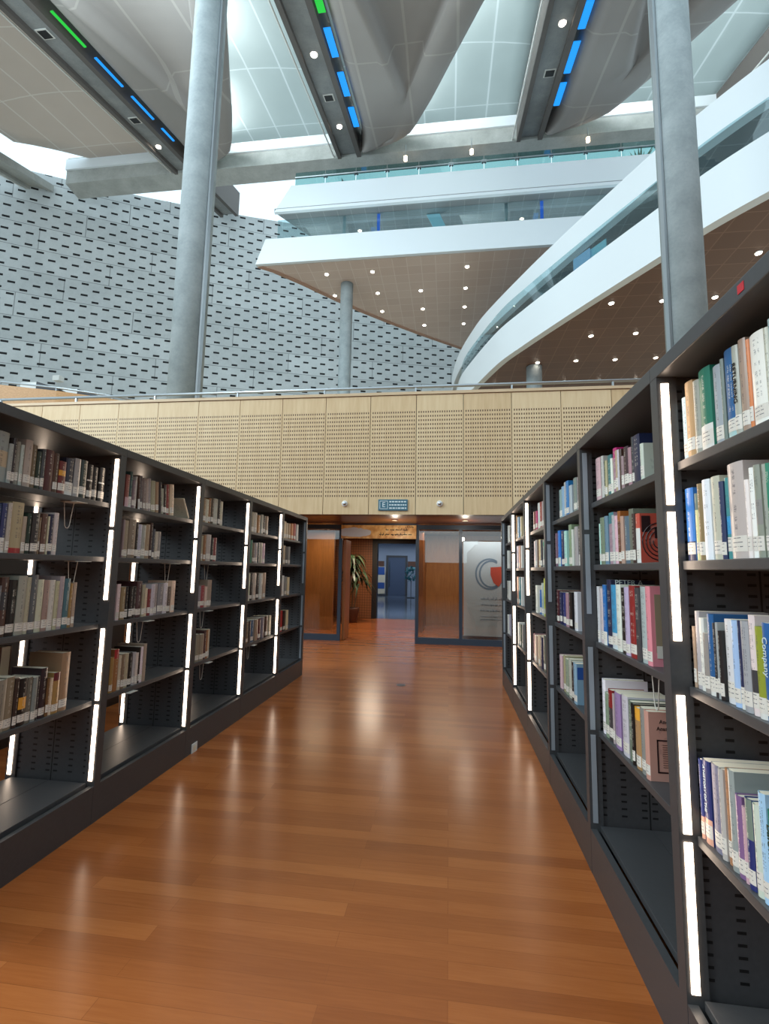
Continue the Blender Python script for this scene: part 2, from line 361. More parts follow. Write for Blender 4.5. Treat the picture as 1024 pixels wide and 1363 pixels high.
# ------------------------------------------------------------------ entrance: frames, glass, doors
DY = 9.77
def pane_unit(name, x0, x1, mull, lab):
    t = empty(name, (0, DY, 0)); t['kind'] = 'structure'; t['label'] = lab
    z1 = 2.34; f = .065
    fr = MB(); fr.box(x0, x1, 0, .07, 0, .12); fr.box(x0, x1, 0, .07, z1-.09, z1)
    fr.box(x0, x0+f, 0, .07, .12, z1-.09); fr.box(x1-f, x1, 0, .07, .12, z1-.09)
    for m in mull: fr.box(m-f/2, m+f/2, 0, .07, .12, z1-.09)
    put('window_frame', fr, MAT['frame'], t)
    ed = [x0+f]+[q for m in mull for q in (m-f/2, m+f/2)]+[x1-f]
    for i in range(0, len(ed), 2): put('window_glass', MB().box(ed[i], ed[i+1], .03, .04, .12, z1-.09), MAT['glass'], t)
    return t
pane_unit('window_1', -3.9, -2.17, [-3.05], 'steel framed glass screen beside the entrance, behind left bookcases')
pane_unit('window_2', -.66, 1.95, [.234, 1.1], 'steel framed glass screen with banner behind it')
d = empty('door_1', (0, DY, 0)); d['kind'] = 'structure'; d['label'] = 'open timber door leaf folded back inside entrance'
dl_ = put('door_leaf', MB().box(-2.155, -2.1, .09, .56, .01, 2.03), m_wood('door_timber', (140, 84, 44), (168, 106, 60)), d)
put('door_handle', MB().tube([(-2.06, .48, 1.0), (-2.06, .48, 1.3)], .012), MAT['chrome'], dl_)
struct('trim_2', MB().box(-2.17, -.66, DY, DY+.07, 2.30, 2.36), MAT['frame'], label='steel head of entrance frame')
def scribble(mb, x0, x1, z, y, h, seed, th=.006):
    r = random.Random(seed); x = x1
    while x > x0:
        w = r.uniform(.5, 1.6)*h
        a = max(x0, x-w)
        mb.box(a, x, y-.003, y, z-th, z+th)
        if r.random() < .7: xx = r.uniform(a, x); mb.box(xx-th*.8, xx+th*.8, y-.003, y, z, z+h*r.uniform(.3, .8))
        if r.random() < .6: xx = r.uniform(a, x); mb.box(xx-th, xx+th, y-.003, y, z-h*.42, z-h*.42+th*2)
        if r.random() < .4: xx = r.uniform(a, x); mb.box(xx-th, xx+th*2, y-.003, y, z-h*r.uniform(.15, .3), z)
        x = a-r.uniform(.1, .5)*h
    return mb
s = empty('transom_sign', (-1.42, DY-.01, 2.2)); tag(s, 'ochre picture sign with black calligraphy above the entrance opening', 'sign')
sp_ = put('sign_panel', MB().box(-.77, .77, -.015, .0, -.145, .13), MAT['sign'], s)
lt = MB(); scribble(lt, .15, .6, .035, -.016, .06, 3, .007); scribble(lt, .02, .68, -.06, -.016, .06, 5, .007); scribble(lt, .55, .72, .09, -.016, .04, 9, .005)
label_part(put('lettering', lt, MAT['ink'], sp_), 'black handwritten calligraphy')
s = empty('emergency_sign', (-.94, 8.09, 2.52)); tag(s, 'small teal sign with letter E and three text lines on balcony front', 'sign')
sp_ = put('sign_panel', MB().box(-.25, .25, -.012, .008, -.095, .095), MAT['teal'], s, bev=.003)
lt = MB()
for a in (-.07, .062): lt.box(-.225, -.085, -.016, -.012, a, a+.008)
for a in (-.225, -.093): lt.box(a, a+.008, -.016, -.012, -.07, .07)
put('sign_border', lt, MAT['signtxt'], sp_)
for z in (.055, .0, -.055):
    q = -.06; lt = MB()
    while q < .22:
        w = R_.uniform(.02, .05); lt.box(q, min(q+w, .23), -.016, -.012, z-.011, z+.011); q += w+.012
    put('sign_text_line', lt, MAT['signtxt'], sp_)
def text(name, body, size, mat, parent, M, align='CENTER', ext=.0006):
    c = bpy.data.curves.new(name, 'FONT'); c.body = body; c.size = size; c.align_x = align; c.align_y = 'CENTER'; c.extrude = ext
    c.materials.append(mat); tmp = bpy.data.objects.new('tmp', c); COL.objects.link(tmp); bpy.context.view_layer.update()
    me = bpy.data.meshes.new_from_object(tmp.evaluated_get(bpy.context.evaluated_depsgraph_get())); bpy.data.objects.remove(tmp)
    o = bpy.data.objects.new(name, me); COL.objects.link(o); o.parent = parent; o.matrix_local = M; return o
FR = Matrix(((1, 0, 0, 0), (0, 0, -1, 0), (0, 1, 0, 0), (0, 0, 0, 1)))     # text facing -Y
text('sign_letter', 'E', .12, MAT['signtxt'], sp_, Matrix.Translation((-.155, -.0135, 0)) @ FR)
for i, (px, py) in enumerate(((459, 670.5), (585.5, 670.5))):
    p = on(px, py, 1, 8.1); s = empty('wall_speaker', p)
    tag(s, 'round white fitting on balcony front, '+('between sign and left bookcases' if i == 0 else 'on the sign\'s other side, above glass screen'), 'wall fitting', None)
    put('rim', MB().sweep([[(q*math.cos(2*PI*j/24), yy, q*math.sin(2*PI*j/24)) for j in range(24)] for yy, q in ((0, .052), (-.02, .05), (-.03, .038))]), MAT['whitep'], s, smooth=False)
    put('lens', MB().sweep([[(q*math.cos(2*PI*j/20), yy, q*math.sin(2*PI*j/20)) for j in range(20)] for yy, q in ((-.028, .034), (-.045, .026), (-.05, .008))]), MAT['chrome'], s, smooth=True)
# vestibule behind the doors
struct('wall_tile', MB().box(-3.9, -2.26, 14.4, 14.55, 0, 2.36), MAT['tile'])
struct('wall_vestibule_left', MB().box(-4.05, -3.9, DY, 14.4, 0, 2.36), MAT['brownwood'])
struct('wall_vestibule_panel', MB().box(-3.9, -2.75, 11.5, 11.6, 0, 2.36), m_wood('amber_timber_panel', (150, 96, 44), (178, 118, 60)))
struct('wall_vestibule_right', MB().box(-.72, -.6, 11.6, 14.4, 0, 2.36), MAT['brownwood'])
struct('wall_vestibule_back', MB().box(-.6, 3.2, 13.0, 13.15, 0, 2.36), m_wood('honey_timber_panel', (150, 98, 52), (176, 122, 70)))
struct('wall_vestibule_end', MB().box(3.2, 3.3, DY, 13.15, 0, 2.36), MAT['brownwood'])
struct('door_2', MB().box(-2.26, -2.11, 14.35, 14.6, 0, 2.36).box(-2.11, -.9, 14.35, 14.6, 2.21, 2.36).box(-.9, -.72, 14.35, 14.6, 0, 2.36), MAT['black'], label='black portal into the blue corridor')
# corridor
struct('floor_corridor', MB().box(-6.2, 1.5, 14.41, 27.4, -.2, .001), MAT['corrfloor'])
struct('wall_corridor_end', MB().box(-6.2, 1.5, 27.4, 27.6, 0, 3), MAT['corrwall'])
struct('wall_corridor_left', MB().box(-6.3, -6.2, 14.6, 27.4, 0, 3), MAT['corrwall'])
struct('wall_corridor_right', MB().box(1.5, 1.6, 14.6, 27.4, 0, 3), MAT['corrwall'])
struct('ceiling_corridor', MB().box(-6.2, 1.5, 14.6, 27.4, 2.85, 3.0), MAT['corrwall'])
dd = empty('door_3', (0, 27.4, 0)); dd['kind'] = 'structure'; dd['label'] = 'slate blue door at the end of corridor'
dl_ = put('door_panel', MB().box(-3.38, -2.42, -.04, 0, 0, 2.12), MAT['corrdoor'], dd)
put('door_frame', MB().box(-3.5, -3.38, -.07, 0, 0, 2.24).box(-2.42, -2.3, -.07, 0, 0, 2.24).box(-3.38, -2.42, -.07, 0, 2.12, 2.24), MAT['darkgrey'], dd)
put('door_handle', MB().tube([(-3.3, -.07, .5), (-3.3, -.07, 1.9)], .02), MAT['chrome'], dl_)
for i, x in enumerate((-3.9, -2.0)):
    tag(put('wall_sign', MB().box(x-.28, x+.28, 27.36, 27.39, 1.62, 1.92), MAT['pot']), 'brown nameplate on corridor end wall '+('over the blue posters' if i == 0 else 'over the teal ornament'), 'sign')
t = empty('poster_stand', (-3.85, 27.1, 0)); tag(t, 'blue and white poster stand beside the slate blue corridor door', 'poster stand')
pn_ = put('panel', MB().box(-.33, .33, 0, .03, .1, 1.6), MAT['cream'], t)
label_part(put('poster', MB().box(-.3, .3, -.012, -.001, 1.15, 1.58), MAT['blue'], pn_), 'blue upper poster')
label_part(put('poster', MB().box(-.3, .3, -.012, -.001, .38, .72), MAT['blue'], pn_), 'blue lower poster')
put('base', MB().box(-.4, .4, -.2, .2, 0, .05), MAT['darkgrey'], t)
t = empty('foliage_ornament', (-1.95, 25.5, 0)); tag(t, 'teal bushy ornament on a thin stand in the corridor', 'ornament')
put('stand', MB().cyl(0, 0, 0, .03, .2).cyl(0, 0, .03, .9, .018, 8), MAT['darkgrey'], t)
fb = MB()
for i in range(150):
    a = R_.uniform(0, 2*PI); e = R_.uniform(-1.2, 1.5); rr = .34*R_.uniform(.6, 1)
    p = Vector((rr*math.cos(a)*math.cos(e), rr*math.sin(a)*math.cos(e), 1.22+rr*1.15*math.sin(e)))
    q = Vector((R_.uniform(-1, 1), R_.uniform(-1, 1), R_.uniform(-1, 1))).normalized()*.11; w = q.cross(Vector((0, 0, 1))).normalized()*.05
    fb.face([p-q, p+w, p+q, p-w])
put('foliage', fb, MAT['tealleaf'], t)
for i in range(2):
    tag(put('ceiling_tube_light', MB().box(-2.4+i*.1, -1.4, 19+i*3, 19.1+i*3, 2.80, 2.845), MAT['tube']), 'lit white tube on the corridor ceiling, '+('nearer the portal' if i == 0 else 'farther down the corridor'), 'light')
# potted plant in vestibule
def leafy(fol, n, L, z0, z1, x0, y0, seed, spread=.12):
    r = random.Random(seed)
    for i in range(n):
        a = r.uniform(0, 2*PI); l = L*r.uniform(.6, 1.1); z = r.uniform(z0, z1); b = Vector((x0+r.uniform(-.06, .06), y0+r.uniform(-.06, .06), z)); prev = None
        up = r.uniform(.1, .9)
        pts = []
        for k in range(6):
            q = k/5; pts.append((b+Vector((math.cos(a)*l*q, math.sin(a)*l*q, l*(up*q-1.25*q*q))), .038*math.sin(PI*(.12+.86*q))))
        sd = Vector((-math.sin(a), math.cos(a), 0))
        for k in range(5):
            (p, w), (p2, w2) = pts[k], pts[k+1]; fol.face([p-sd*w, p+sd*w, p2+sd*w2, p2-sd*w2])
t = empty('potted_plant', (-2.62, 13.2, 0)); tag(t, 'tall dark green potted plant with drooping strap leaves by the tiled wall', 'plant')
put('pot', MB().sweep([[(q*math.cos(2*PI*j/20), q*math.sin(2*PI*j/20), z) for j in range(20)] for z, q in ((0, .15), (.36, .21), (.4, .21), (.4, .18), (.3, .17))]), MAT['pot'], t, smooth=True)
put('stem', MB().tube([(0, 0, .3), (.03, 0, .9), (.0, .02, 1.75)], .022, 8).tube([(.05, .05, .3), (.12, .05, .8), (.16, .02, 1.3)], .018, 8), MAT['trunk'], t)
fo = MB(); leafy(fo, 46, .5, 1.35, 1.85, 0, 0, 4); leafy(fo, 30, .45, 1.0, 1.35, .16, .02, 5)
put('foliage', fo, MAT['leaf'], t)
# banner behind the glass
t = empty('roll_up_banner', (.93, DY+.7, 0)); tag(t, 'pale banner with red emblem and lines of script behind the glass screen', 'banner')
fm_ = put('film', MB().box(-.62, .62, 0, .01, .1, 2.06), MAT['banner'], t)
put('base', MB().box(-.64, .64, -.06, .1, 0, .1), MAT['frame'], t)
em = MB(); cx_, cz_ = -.08, 1.38
for (rx, rz, ox) in ((.3, .33, 0), (.25, .29, .03)):
    for k in range(26):
        a0, a1 = [1.0+5.0*(k+j)/26 for j in (0, 1)]
        em.face([(cx_+ox+rx*math.cos(a0), -.004, cz_+rz*math.sin(a0)), (cx_+ox+rx*math.cos(a1), -.004, cz_+rz*math.sin(a1)), (cx_+ox+(rx-.035)*math.cos(a1), -.004, cz_+(rz-.035)*math.sin(a1)), (cx_+ox+(rx-.035)*math.cos(a0), -.004, cz_+(rz-.035)*math.sin(a0))])
label_part(put('emblem_ring', em, MAT['bannerblue'], fm_), 'grey swirl')
em = MB().face([(-.06, -.006, 1.52), (.2, -.006, 1.54), (.22, -.006, 1.3), (.1, -.006, 1.12), (.0, -.006, 1.2), (-.06, -.006, 1.36)]) or MB()
em = MB(); em.face([(-.06, -.006, 1.52), (.2, -.006, 1.54), (.22, -.006, 1.3), (.1, -.006, 1.12), (.0, -.006, 1.2), (-.06, -.006, 1.36)])
label_part(put('emblem', em, MAT['bannerred'], fm_), 'red cup-shaped emblem')
lt = MB()
for i, z in enumerate((.86, .74, .62)): scribble(lt, -.28, .5, z, -.002, .07-.012*i, 20+i, .006)
for i, z in enumerate((.5, .44)): scribble(lt, -.28, .5, z, -.002, .03, 30+i, .004)
put('script', lt, MAT['bannerblue'], fm_)
# floor box and wall outlet
t = empty('floor_outlet', on(534, 912, 2, 0)); tag(t, 'round dark floor outlet cover set in the timber floor', 'floor outlet')
put('cover', MB().cyl(0, 0, .0005, .004, .05, 28), MAT['darkgrey'], t); put('ring', MB().cyl(0, 0, .0003, .003, .058, 28), MAT['railm'], t)
# ------------------------------------------------------------------ bookcases
XL, XR = -1.96, .687
PY = [.694+.971*k for k in range(7)]           # posts: strip faces (the first one only on the right row)
SHZ = [1.795, 1.475, 1.09, .66]
ST = .028
def upright(parent, y, lit, sgn):
    """one full-depth steel side: local x runs inward from the aisle face"""
    X = lambda a, b: (min(a*sgn, b*sgn), max(a*sgn, b*sgn))
    parent = put('side_panel', MB().box(*X(.0625, .4975), y+.010, y+.042, .05, 2.086), MAT['slot'], parent)
    for a in ((0, .062), (.498, .56)): put('post', MB().box(*X(*a), y, y+.05, 0, 2.086), MAT['steel'], parent)
    for a in ((.013, .036), (.524, .547)):
        for z0, z1 in ((.228, .637), (.661, 1.061), (1.226, 1.632), (1.656, 2.063)):
            o = put('light_strip', MB().box(*X(*a), y-.004, y-.0003, z0, z1), MAT['strip_on' if lit else 'strip_off'], parent)
            if not lit: o['label'] = 'unlit strip'
def bookcase(side, k, first, lab):

    sgn = -1 if side == 'L' else 1; X0 = XL if side == 'L' else XR
    y0, y1 = PY[k], PY[k+1]
    t = empty('bookcase', (X0, 0, 0)); tag(t, lab, 'bookcase', 'dark steel bookcases of the left row' if side == 'L' else 'dark steel bookcases of the right row')
    X = lambda a, b: (min(a*sgn, b*sgn), max(a*sgn, b*sgn))
    if first: upright(t, y0, True, sgn)
    lit = not ((side == 'R' and k in (1, 2)) or k == 5)
    upright(t, y1, lit, sgn)
    e0 = y0 if first else y0+.0505; e1 = y1+.0495
    put('top_panel', MB().box(*X(0, .56), e0, e1, 2.0865, 2.135), MAT['steel'], t, bev=.003)
    for a in ((.001, .03), (.53, .559)): put('plinth', MB().box(*X(*a), y0+.0505, y1-.0005, 0, .2), MAT['steel'], t)
    put('bottom_shelf', MB().box(*X(.045, .279), y0+.0505, y1-.0045, .19, .217), MAT['steel'], t, bev=.002)
    put('bottom_shelf', MB().box(*X(.281, .515), y0+.0505, y1-.0045, .19, .217), MAT['steel'], t, bev=.002)
    for z in SHZ:
        for a in ((.05, .272), (.288, .51)):
            put('shelf', MB().box(*X(*a), y0+.0505, y1-.0045, z-ST, z), MAT['steel'], t, bev=.003)
    if side == 'R' and k == 0: label_part(put('sticker', MB().box(-.0015, -.0002, 1.17, 1.195, 2.1, 2.122), MAT['red'], t), 'small red sticker on the header')
    return t
for k in range(1, 6):
    bookcase('L', k, k == 1, ['nearest', 'second nearest', 'middle', 'fourth', 'farthest'][k-1]+' dark steel bookcase in the left row, lit by warm light strips')
for k in range(0, 6):
    bookcase('R', k, k == 0, ['nearest dark steel bookcase in the right row, full of pale library books', 'second dark steel bookcase in the right row, bearing an unlit strip', 'third dark steel bookcase in the right row, with the other unlit strip',
        'fourth dark steel bookcase in the right row, with brightly lit shelf edges', 'fifth dark steel bookcase in the right row, between two lit strips', 'farthest dark steel bookcase in the right row, nearest the glass screen'][k])

for i, k in enumerate((1, 2, 3)):
    t = empty('bookcase', (-3.42, 0, 0)); tag(t, 'dark closed-back bookcase of the next row, glimpsed through the '+['nearest', 'second nearest', 'middle'][i]+' left bookcase', 'bookcase', 'bookcases of the next row')
    y0, y1 = PY[k]+.3, PY[k+1]+.3
    put('side_panel', MB().box(-.5, 0, y0, y0+.03, 0, 2.1), MAT['black'], t); put('side_panel', MB().box(-.5, 0, y1-.031, y1-.001, 0, 2.1), MAT['black'], t)
    put('back_panel', MB().box(-.03, 0, y0+.0305, y1-.0315, 0, 2.1), MAT['black'], t); put('top_panel', MB().box(-.5, 0, y0, y1-.001, 2.1005, 2.135), MAT['black'], t)  # solid black backs added to keep the view through the shelves dark
p = on(258, 995, 0, XL)
t = empty('outlet_plate', p); tag(t, 'white socket plate low on the left row plinth', 'socket')
put('plate', MB().box(.001, .008, -.04, .04, -.035, .035), MAT['whitep'], t, bev=.002)
put('socket', MB().box(.0082, .010, -.02, .02, -.015, .015), MAT['cream'], t)
# ------------------------------------------------------------------ books
PAL = {
 'pw': ((206, 218, 222), 'bluish white'), 'w': ((226, 226, 220), 'white'), 'gw': ((196, 194, 186), 'greyish white'), 'c': ((222, 202, 162), 'cream'),
 'pk': ((214, 178, 184), 'pale pink'), 'be': ((190, 170, 140), 'beige'), 'ta': ((174, 136, 94), 'tan'), 'br': ((104, 66, 46), 'brown'), 'db': ((58, 40, 34), 'dark brown'),
 'g': ((30, 150, 120), 'emerald green'), 'dg': ((34, 70, 52), 'dark green'), 'sg': ((158, 176, 140), 'sage green'), 'gg': ((120, 136, 124), 'grey green'), 'tl': ((60, 130, 140), 'teal'), 'pt': ((170, 206, 206), 'pale teal'),
 'b': ((40, 110, 180), 'blue'), 'sb': ((60, 160, 214), 'sky blue'), 'lb': ((150, 188, 214), 'light blue'), 'n': ((36, 46, 84), 'navy'), 'rb': ((44, 66, 150), 'royal blue'),
 'k': ((26, 24, 26), 'black'), 'ch': ((60, 60, 64), 'charcoal'), 'sl': ((84, 102, 112), 'slate'), 'gr': ((140, 138, 134), 'grey'), 'lg': ((176, 172, 190), 'lavender grey'),
 'm': ((104, 34, 44), 'maroon'), 'r': ((170, 40, 44), 'red'), 'co': ((206, 90, 74), 'coral'), 'or': ((206, 120, 50), 'orange'), 'yo': ((222, 160, 60), 'amber'), 'yg': ((190, 200, 60), 'yellow green'), 'mg': ((180, 36, 110), 'magenta'),
 'pu': ((150, 116, 160), 'purple'), 'dp': ((60, 38, 52), 'dark purple'), 'pp': ((224, 170, 146), 'peach'), 'ro': ((238, 158, 164), 'rose pink'), 'mv': ((160, 120, 140), 'mauve')}
BASEZ = [z for z in SHZ]
def cover_mesh(t, h, d, hard):
    n = 6; bw = .0028 if hard else .001
    sp = [(.006*(s*s)*min(1, t/.02), s*t/2) for s in [-1+2*i/n for i in range(n+1)]]
    outer = [(d, -t/2)]+sp+[(d, t/2)]
    inner = [(d, -t/2+bw)]+[(x+bw*1.2, y*(1-2*bw/t)) for x, y in sp]+[(d, t/2-bw)]
    m = MB(); N = len(outer)
    for i in range(N-1):
        (x0, y0), (x1, y1) = outer[i], outer[i+1]
        if 1 <= i <= n:
            u0, u1 = (i-1)/n, i/n; uv = [(u0, 0), (u1, 0), (u1, 1), (u0, 1)]
        elif i == 0: uv = [(3, 0), (2, 0), (2, 1), (3, 1)]
        else: uv = [(2, 0), (3, 0), (3, 1), (2, 1)]
        m.face([(x0, y0, 0), (x1, y1, 0), (x1, y1, h), (x0, y0, h)][::-1], uv[::-1])
        (a0, b0), (a1, b1) = inner[i], inner[i+1]
        m.face([(a0, b0, 0), (a1, b1, 0), (a1, b1, h), (a0, b0, h)])
        for z, fl in ((0, 1), (h, 0)):
            q = [(x0, y0, z), (x1, y1, z), (a1, b1, z), (a0, b0, z)]; m.face(q if fl else q[::-1])
    for o, i in ((outer[0], inner[0]), (outer[-1], inner[-1])):
        m.face([(o[0], o[1], 0), (i[0], i[1], 0), (i[0], i[1], h), (o[0], o[1], h)])
    return m, sp, bw
NB = [0]
def make_book(name, loc, rz, t, h, d, ck, label, group=None, hard=True, lab=True, band=None, lean=0., txt=1., side='L'):
    m, sp, bw = cover_mesh(t, h, d, hard)
    # weld so that each cover is one continuous skin
    me = m.mesh('book_cover', MAT['book'])
    b = bmesh.new(); b.from_mesh(me); bmesh.ops.remove_doubles(b, verts=b.verts, dist=1e-6); bmesh.ops.recalc_face_normals(b, faces=b.faces); b.to_mesh(me); b.free()
    o = bpy.data.objects.new(name, me); COL.objects.link(o)
    o.matrix_world = Matrix.Translation(loc) @ Matrix.Rotation(lean, 4, 'X') @ Matrix.Rotation(rz, 4, 'Z')
    c = PAL[ck][0]; r = R_.uniform
    
    kv = r(.72, 1.12); c = tuple(v*kv for v in c)
    if side == 'L':  # left row coloured duller and warmer to stand in for its dim light
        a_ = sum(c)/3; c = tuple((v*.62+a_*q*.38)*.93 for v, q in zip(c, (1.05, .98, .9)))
    cc = lin(tuple(min(250, max(8, v*r(.94, 1.05))) for v in c)); o.color = cc+(1,)
    if band is None: band = (9, 9, c)
    o['band'] = (float(band[0]), float(band[1]), float(txt)); o['bandcol'] = tuple(float(q) for q in lin(band[2]))
    tag(o, label, 'book', group)
    ins = .003 if hard else .0004
    put('page_block', MB().box(.0075, d-(.004 if hard else .0005), -t/2+bw+.0002, t/2-bw-.0002, ins, h-ins), MAT['pages'], o)
    if lab and R_.random() < .93:
        z0 = R_.uniform(.011, .021); z1 = z0+R_.uniform(.034, .043); lm = MB(); n = len(sp)-1
        for i in range(n):
            (x0, y0), (x1, y1) = sp[i], sp[i+1]; u0, u1 = i/n, (i+1)/n; e = .0007
            lm.face([(x0-e, y0*.97, z0), (x0-e, y0*.97, z1), (x1-e, y1*.97, z1), (x1-e, y1*.97, z0)], [(u0, 0), (u0, 1), (u1, 1), (u1, 0)])
        put('spine_label', lm, MAT['label'], o)
    NB[0] += 1
    return o
def ordtxt(i): return ORD[i] if i < len(ORD) else 'last'
SHN = ['top', 'second', 'third', 'fourth']
CASE = {('L', 1): 'nearest left bookcase', ('L', 2): 'second left bookcase', ('L', 3): 'middle left bookcase', ('L', 4): 'fourth left bookcase', ('L', 5): 'farthest left bookcase',
        ('R', 0): 'nearest right bookcase', ('R', 1): 'second right bookcase', ('R', 2): 'third right bookcase', ('R', 3): 'fourth right bookcase', ('R', 4): 'fifth right bookcase', ('R', 5): 'farthest right bookcase'}
FARLIST = []
BOOKS = {}
def row(side, k, sh, org, ymid, cuts, tops, cols, deep=None, bands=None, notxt=(), skew=0., far=False, ds=None):
    """cuts/tops: spine edges and top edges read off the photograph on the known spine plane"""
    ox, oy, sc = org; xp = XR+.058 if side == 'R' else XL-.058
    ys = [on(ox+c/sc, oy+ymid/sc, 0, xp).y for c in cuts]
    lo, hi = PY[k]+.053, PY[k+1]-.008
    zb = SHZ[sh]; zt = 2.07 if sh == 0 else SHZ[sh-1]-ST-.012
    ys = [min(max(y, lo), hi) for y in ys]
    cols = cols.split(); n = len(cols)
    assert len(cuts) == n+1 and len(tops) == n, (side, k, sh, len(cuts), len(tops), n)
    cnt = {}
    for c in cols: cnt[c] = cnt.get(c, 0)+1
    lenth = skew
    for i in range(n):
        a, b = sorted((ys[i], ys[i+1])); t = b-a-.0012
        if t < .005: continue
        ym = (a+b)/2
        zt_i = on(ox+(cuts[i]+cuts[i+1])/2/sc, oy+tops[i]/sc, 0, xp).z
        h = min(max(zt_i-zb, .12), zt-zb-.004)
        dp = (deep or {}).get(i, min(.2, max(.125, h*.72)))
        if side == 'R' and (deep or {}).get(i) is None: dp = min(dp, .17)
        dp = min(dp, .205)
        t = min(t, .075)
        if skew and i == 3: t -= .012; ym -= .008
        if skew and i == 4: t -= .012; ym += .007
        idx = i if side == 'L' else i
        wid = 'slim' if t < .016 else ('thick' if t > .04 else 'upright')
        cname = PAL[cols[i]][1]
        where = f'{SHN[sh]} shelf of the {CASE[(side, k)]}'
        if cnt[cols[i]] == 1: L = f'{wid} {cname} book on the {where}'
        else: L = f'{wid} {cname} book, {ordtxt(i)} from the {"near" if side == "L" else "far"} end, {where}'
        if far: FARLIST.append((side, xp, ym, zb, t, h, dp, cols[i])); continue
        bd = (bands or {}).get(i)
        if bd: bd = (bd[0], bd[1], PAL[bd[2]][0])
        rz = PI if side == 'L' else 0
        dx = R_.uniform(0, .008)*(1 if side == 'R' else -1)
        le = 0.
        yy = ym
        if skew and i >= 4:      # leaning towards the near end of the row
            le = skew; yy = ym
            t = t*math.cos(skew)-.001
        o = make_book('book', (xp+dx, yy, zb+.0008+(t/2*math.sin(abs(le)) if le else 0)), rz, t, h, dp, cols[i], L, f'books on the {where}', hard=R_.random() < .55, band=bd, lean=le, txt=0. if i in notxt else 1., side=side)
        BOOKS[(side, k, sh, i)] = (o, t, h, dp)
A = (890, 390, 5.925)
row('R', 0, 0, A, 850, [75, 115, 178, 228, 322, 392, 418, 500, 550, 612, 640, 755, 795, 860], [830, 700, 690, 590, 565, 510, 430, 400, 345, 345, 290, 245, 165], 'pw ta gw g lg gg b w c or w gw pw', {9: .19}, {3: (0, .3, 'w'), 6: (0, .22, 'pt')}, (7,))
A = (895, 600, 7.938)
row('R', 0, 1, A, 760, [125, 210, 255, 312, 395, 490, 535, 590, 760, 800, 862, 930, 985, 1030], [395, 450, 345, 300, 265, 320, 280, 115, 300, 170, 140, 130, 120], 'b c ta w w n tl w w w gw w g', {7: .2}, {0: (0, .26, 'n'), 6: (.3, .52, 'sb'), 1: (.75, 1.1, 'gg'), 10: (.35, .62, 'gr')})
A = (900, 800, 7.177)
row('R', 0, 2, A, 550, [70, 112, 142, 168, 205, 245, 290, 350, 378, 398, 432, 515, 570, 605, 680, 738, 810, 900], [85, 170, 245, 100, 165, 310, 130, 215, 210, 290, 180, 190, 190, 195, 140, 250, 215], 'w w c w w gw b ch w k w lb n pw w yg b', {0: .2, 3: .2, 6: .2, 14: .2}, {14: (.2, .45, 'ch'), 6: (0, .2, 'w'), 15: (0, .2, 'w'), 12: (0, .2, 'w')}, (16,))
A = (905, 990, 6.195)
row('R', 0, 3, A, 560, [95, 130, 188, 245, 315, 350, 390, 440, 490, 520, 575, 625, 680, 735, 790], [75, 130, 150, 185, 220, 220, 230, 430, 520, 455, 500, 410, 555, 480], 'tl rb rb lg w ta pw pu pk rb w lb g pk', {0: .2, 1: .2, 2: .2, 3: .2, 6: .2, 4: .18, 5: .18}, {1: (0, .28, 'pp'), 2: (0, .3, 'pp'), 9: (.55, 1.1, 'gg'), 12: (0, .3, 'pw')}, (2, 12))
A = (780, 565, 10.24)
row('R', 1, 0, A, 700, [110, 190, 222, 248, 270, 325, 345, 395, 420, 450, 475, 500, 565, 605, 640, 730, 775], [460, 430, 500, 490, 420, 460, 320, 350, 340, 330, 430, 300, 310, 160, 135, 255], 'pk w dg c tl w mg be w br pk dp pk ch n w', {14: .2, 13: .18}, {6: (0, .75, 'mv')})
A = (785, 670, 10.24)
row('R', 1, 1, A, 520, [112, 135, 190, 235, 300, 328, 362, 402, 442, 503, 565, 600, 655], [280, 195, 175, 125, 160, 170, 105, 175, 175, 75, 140, 140], 'pt sg lb mv w pk or be sl gr db co', {9: .2, 11: .19}, {3: (.78, 1.1, 'tl'), 6: (0, .8, 'br'), 11: (0, .7, 'w')}, (9,))
A = (785, 765, 10.24)
row('R', 1, 2, A, 500, [78, 122, 165, 208, 268, 335, 398, 455, 515, 600, 660, 735, 800], [160, 190, 140, 70, 140, 135, 180, 170, 150, 180, 165, 160], 'w gw b n sb w k lg r ch pw ro', {3: .2, 11: .18}, {2: (0, .22, 'w'), 4: (0, .25, 'pw')})
A = (790, 900, 9.4)
row('R', 1, 3, A, 650, [95, 135, 180, 228, 245, 335, 408, 462, 490, 548, 608, 660], [50, 220, 180, 230, 215, 250, 320, 350, 400, 400, 435], 'w sg r w pu lg gg k yo gw pp', {0: .2, 4: .2, 5: .2, 7: .19, 10: .18}, {2: (0, .65, 'ch'), 8: (0, .8, 'ta')}, (10,))
A = (730, 625, 9.4)
row('R', 2, 0, A, 380, [120, 157, 187, 207, 245, 290, 345, 385], [255, 215, 160, 145, 200, 105, 90], 'pt lb w b pw gg gw')
row('R', 2, 1, A, 960, [70, 105, 152, 185, 217, 285, 305, 350, 395], [800, 765, 770, 770, 690, 750, 715, 705], 'mv b n pt sg pw w ch', None, {1: (0, .25, 'pt'), 7: (0, .28, 'w')})
A = (730, 770, 7.18)
row('R', 2, 2, A, 310, [70, 98, 126, 152, 186, 217, 272], [110, 130, 140, 140, 130, 130], 'm n rb pk k w', {5: .19})
row('R', 2, 3, A, 950, [70, 85, 132, 148, 180, 205, 228, 262], [685, 735, 740, 770, 770, 800, 810], 'gw pk be sg w k lb', {0: .2, 6: .19})
A = (670, 650, 10.49)
row('R', 3, 0, A, 430, [412, 432, 460, 500, 530, 560], [330, 320, 205, 190, 180], 'm mg w r gw')
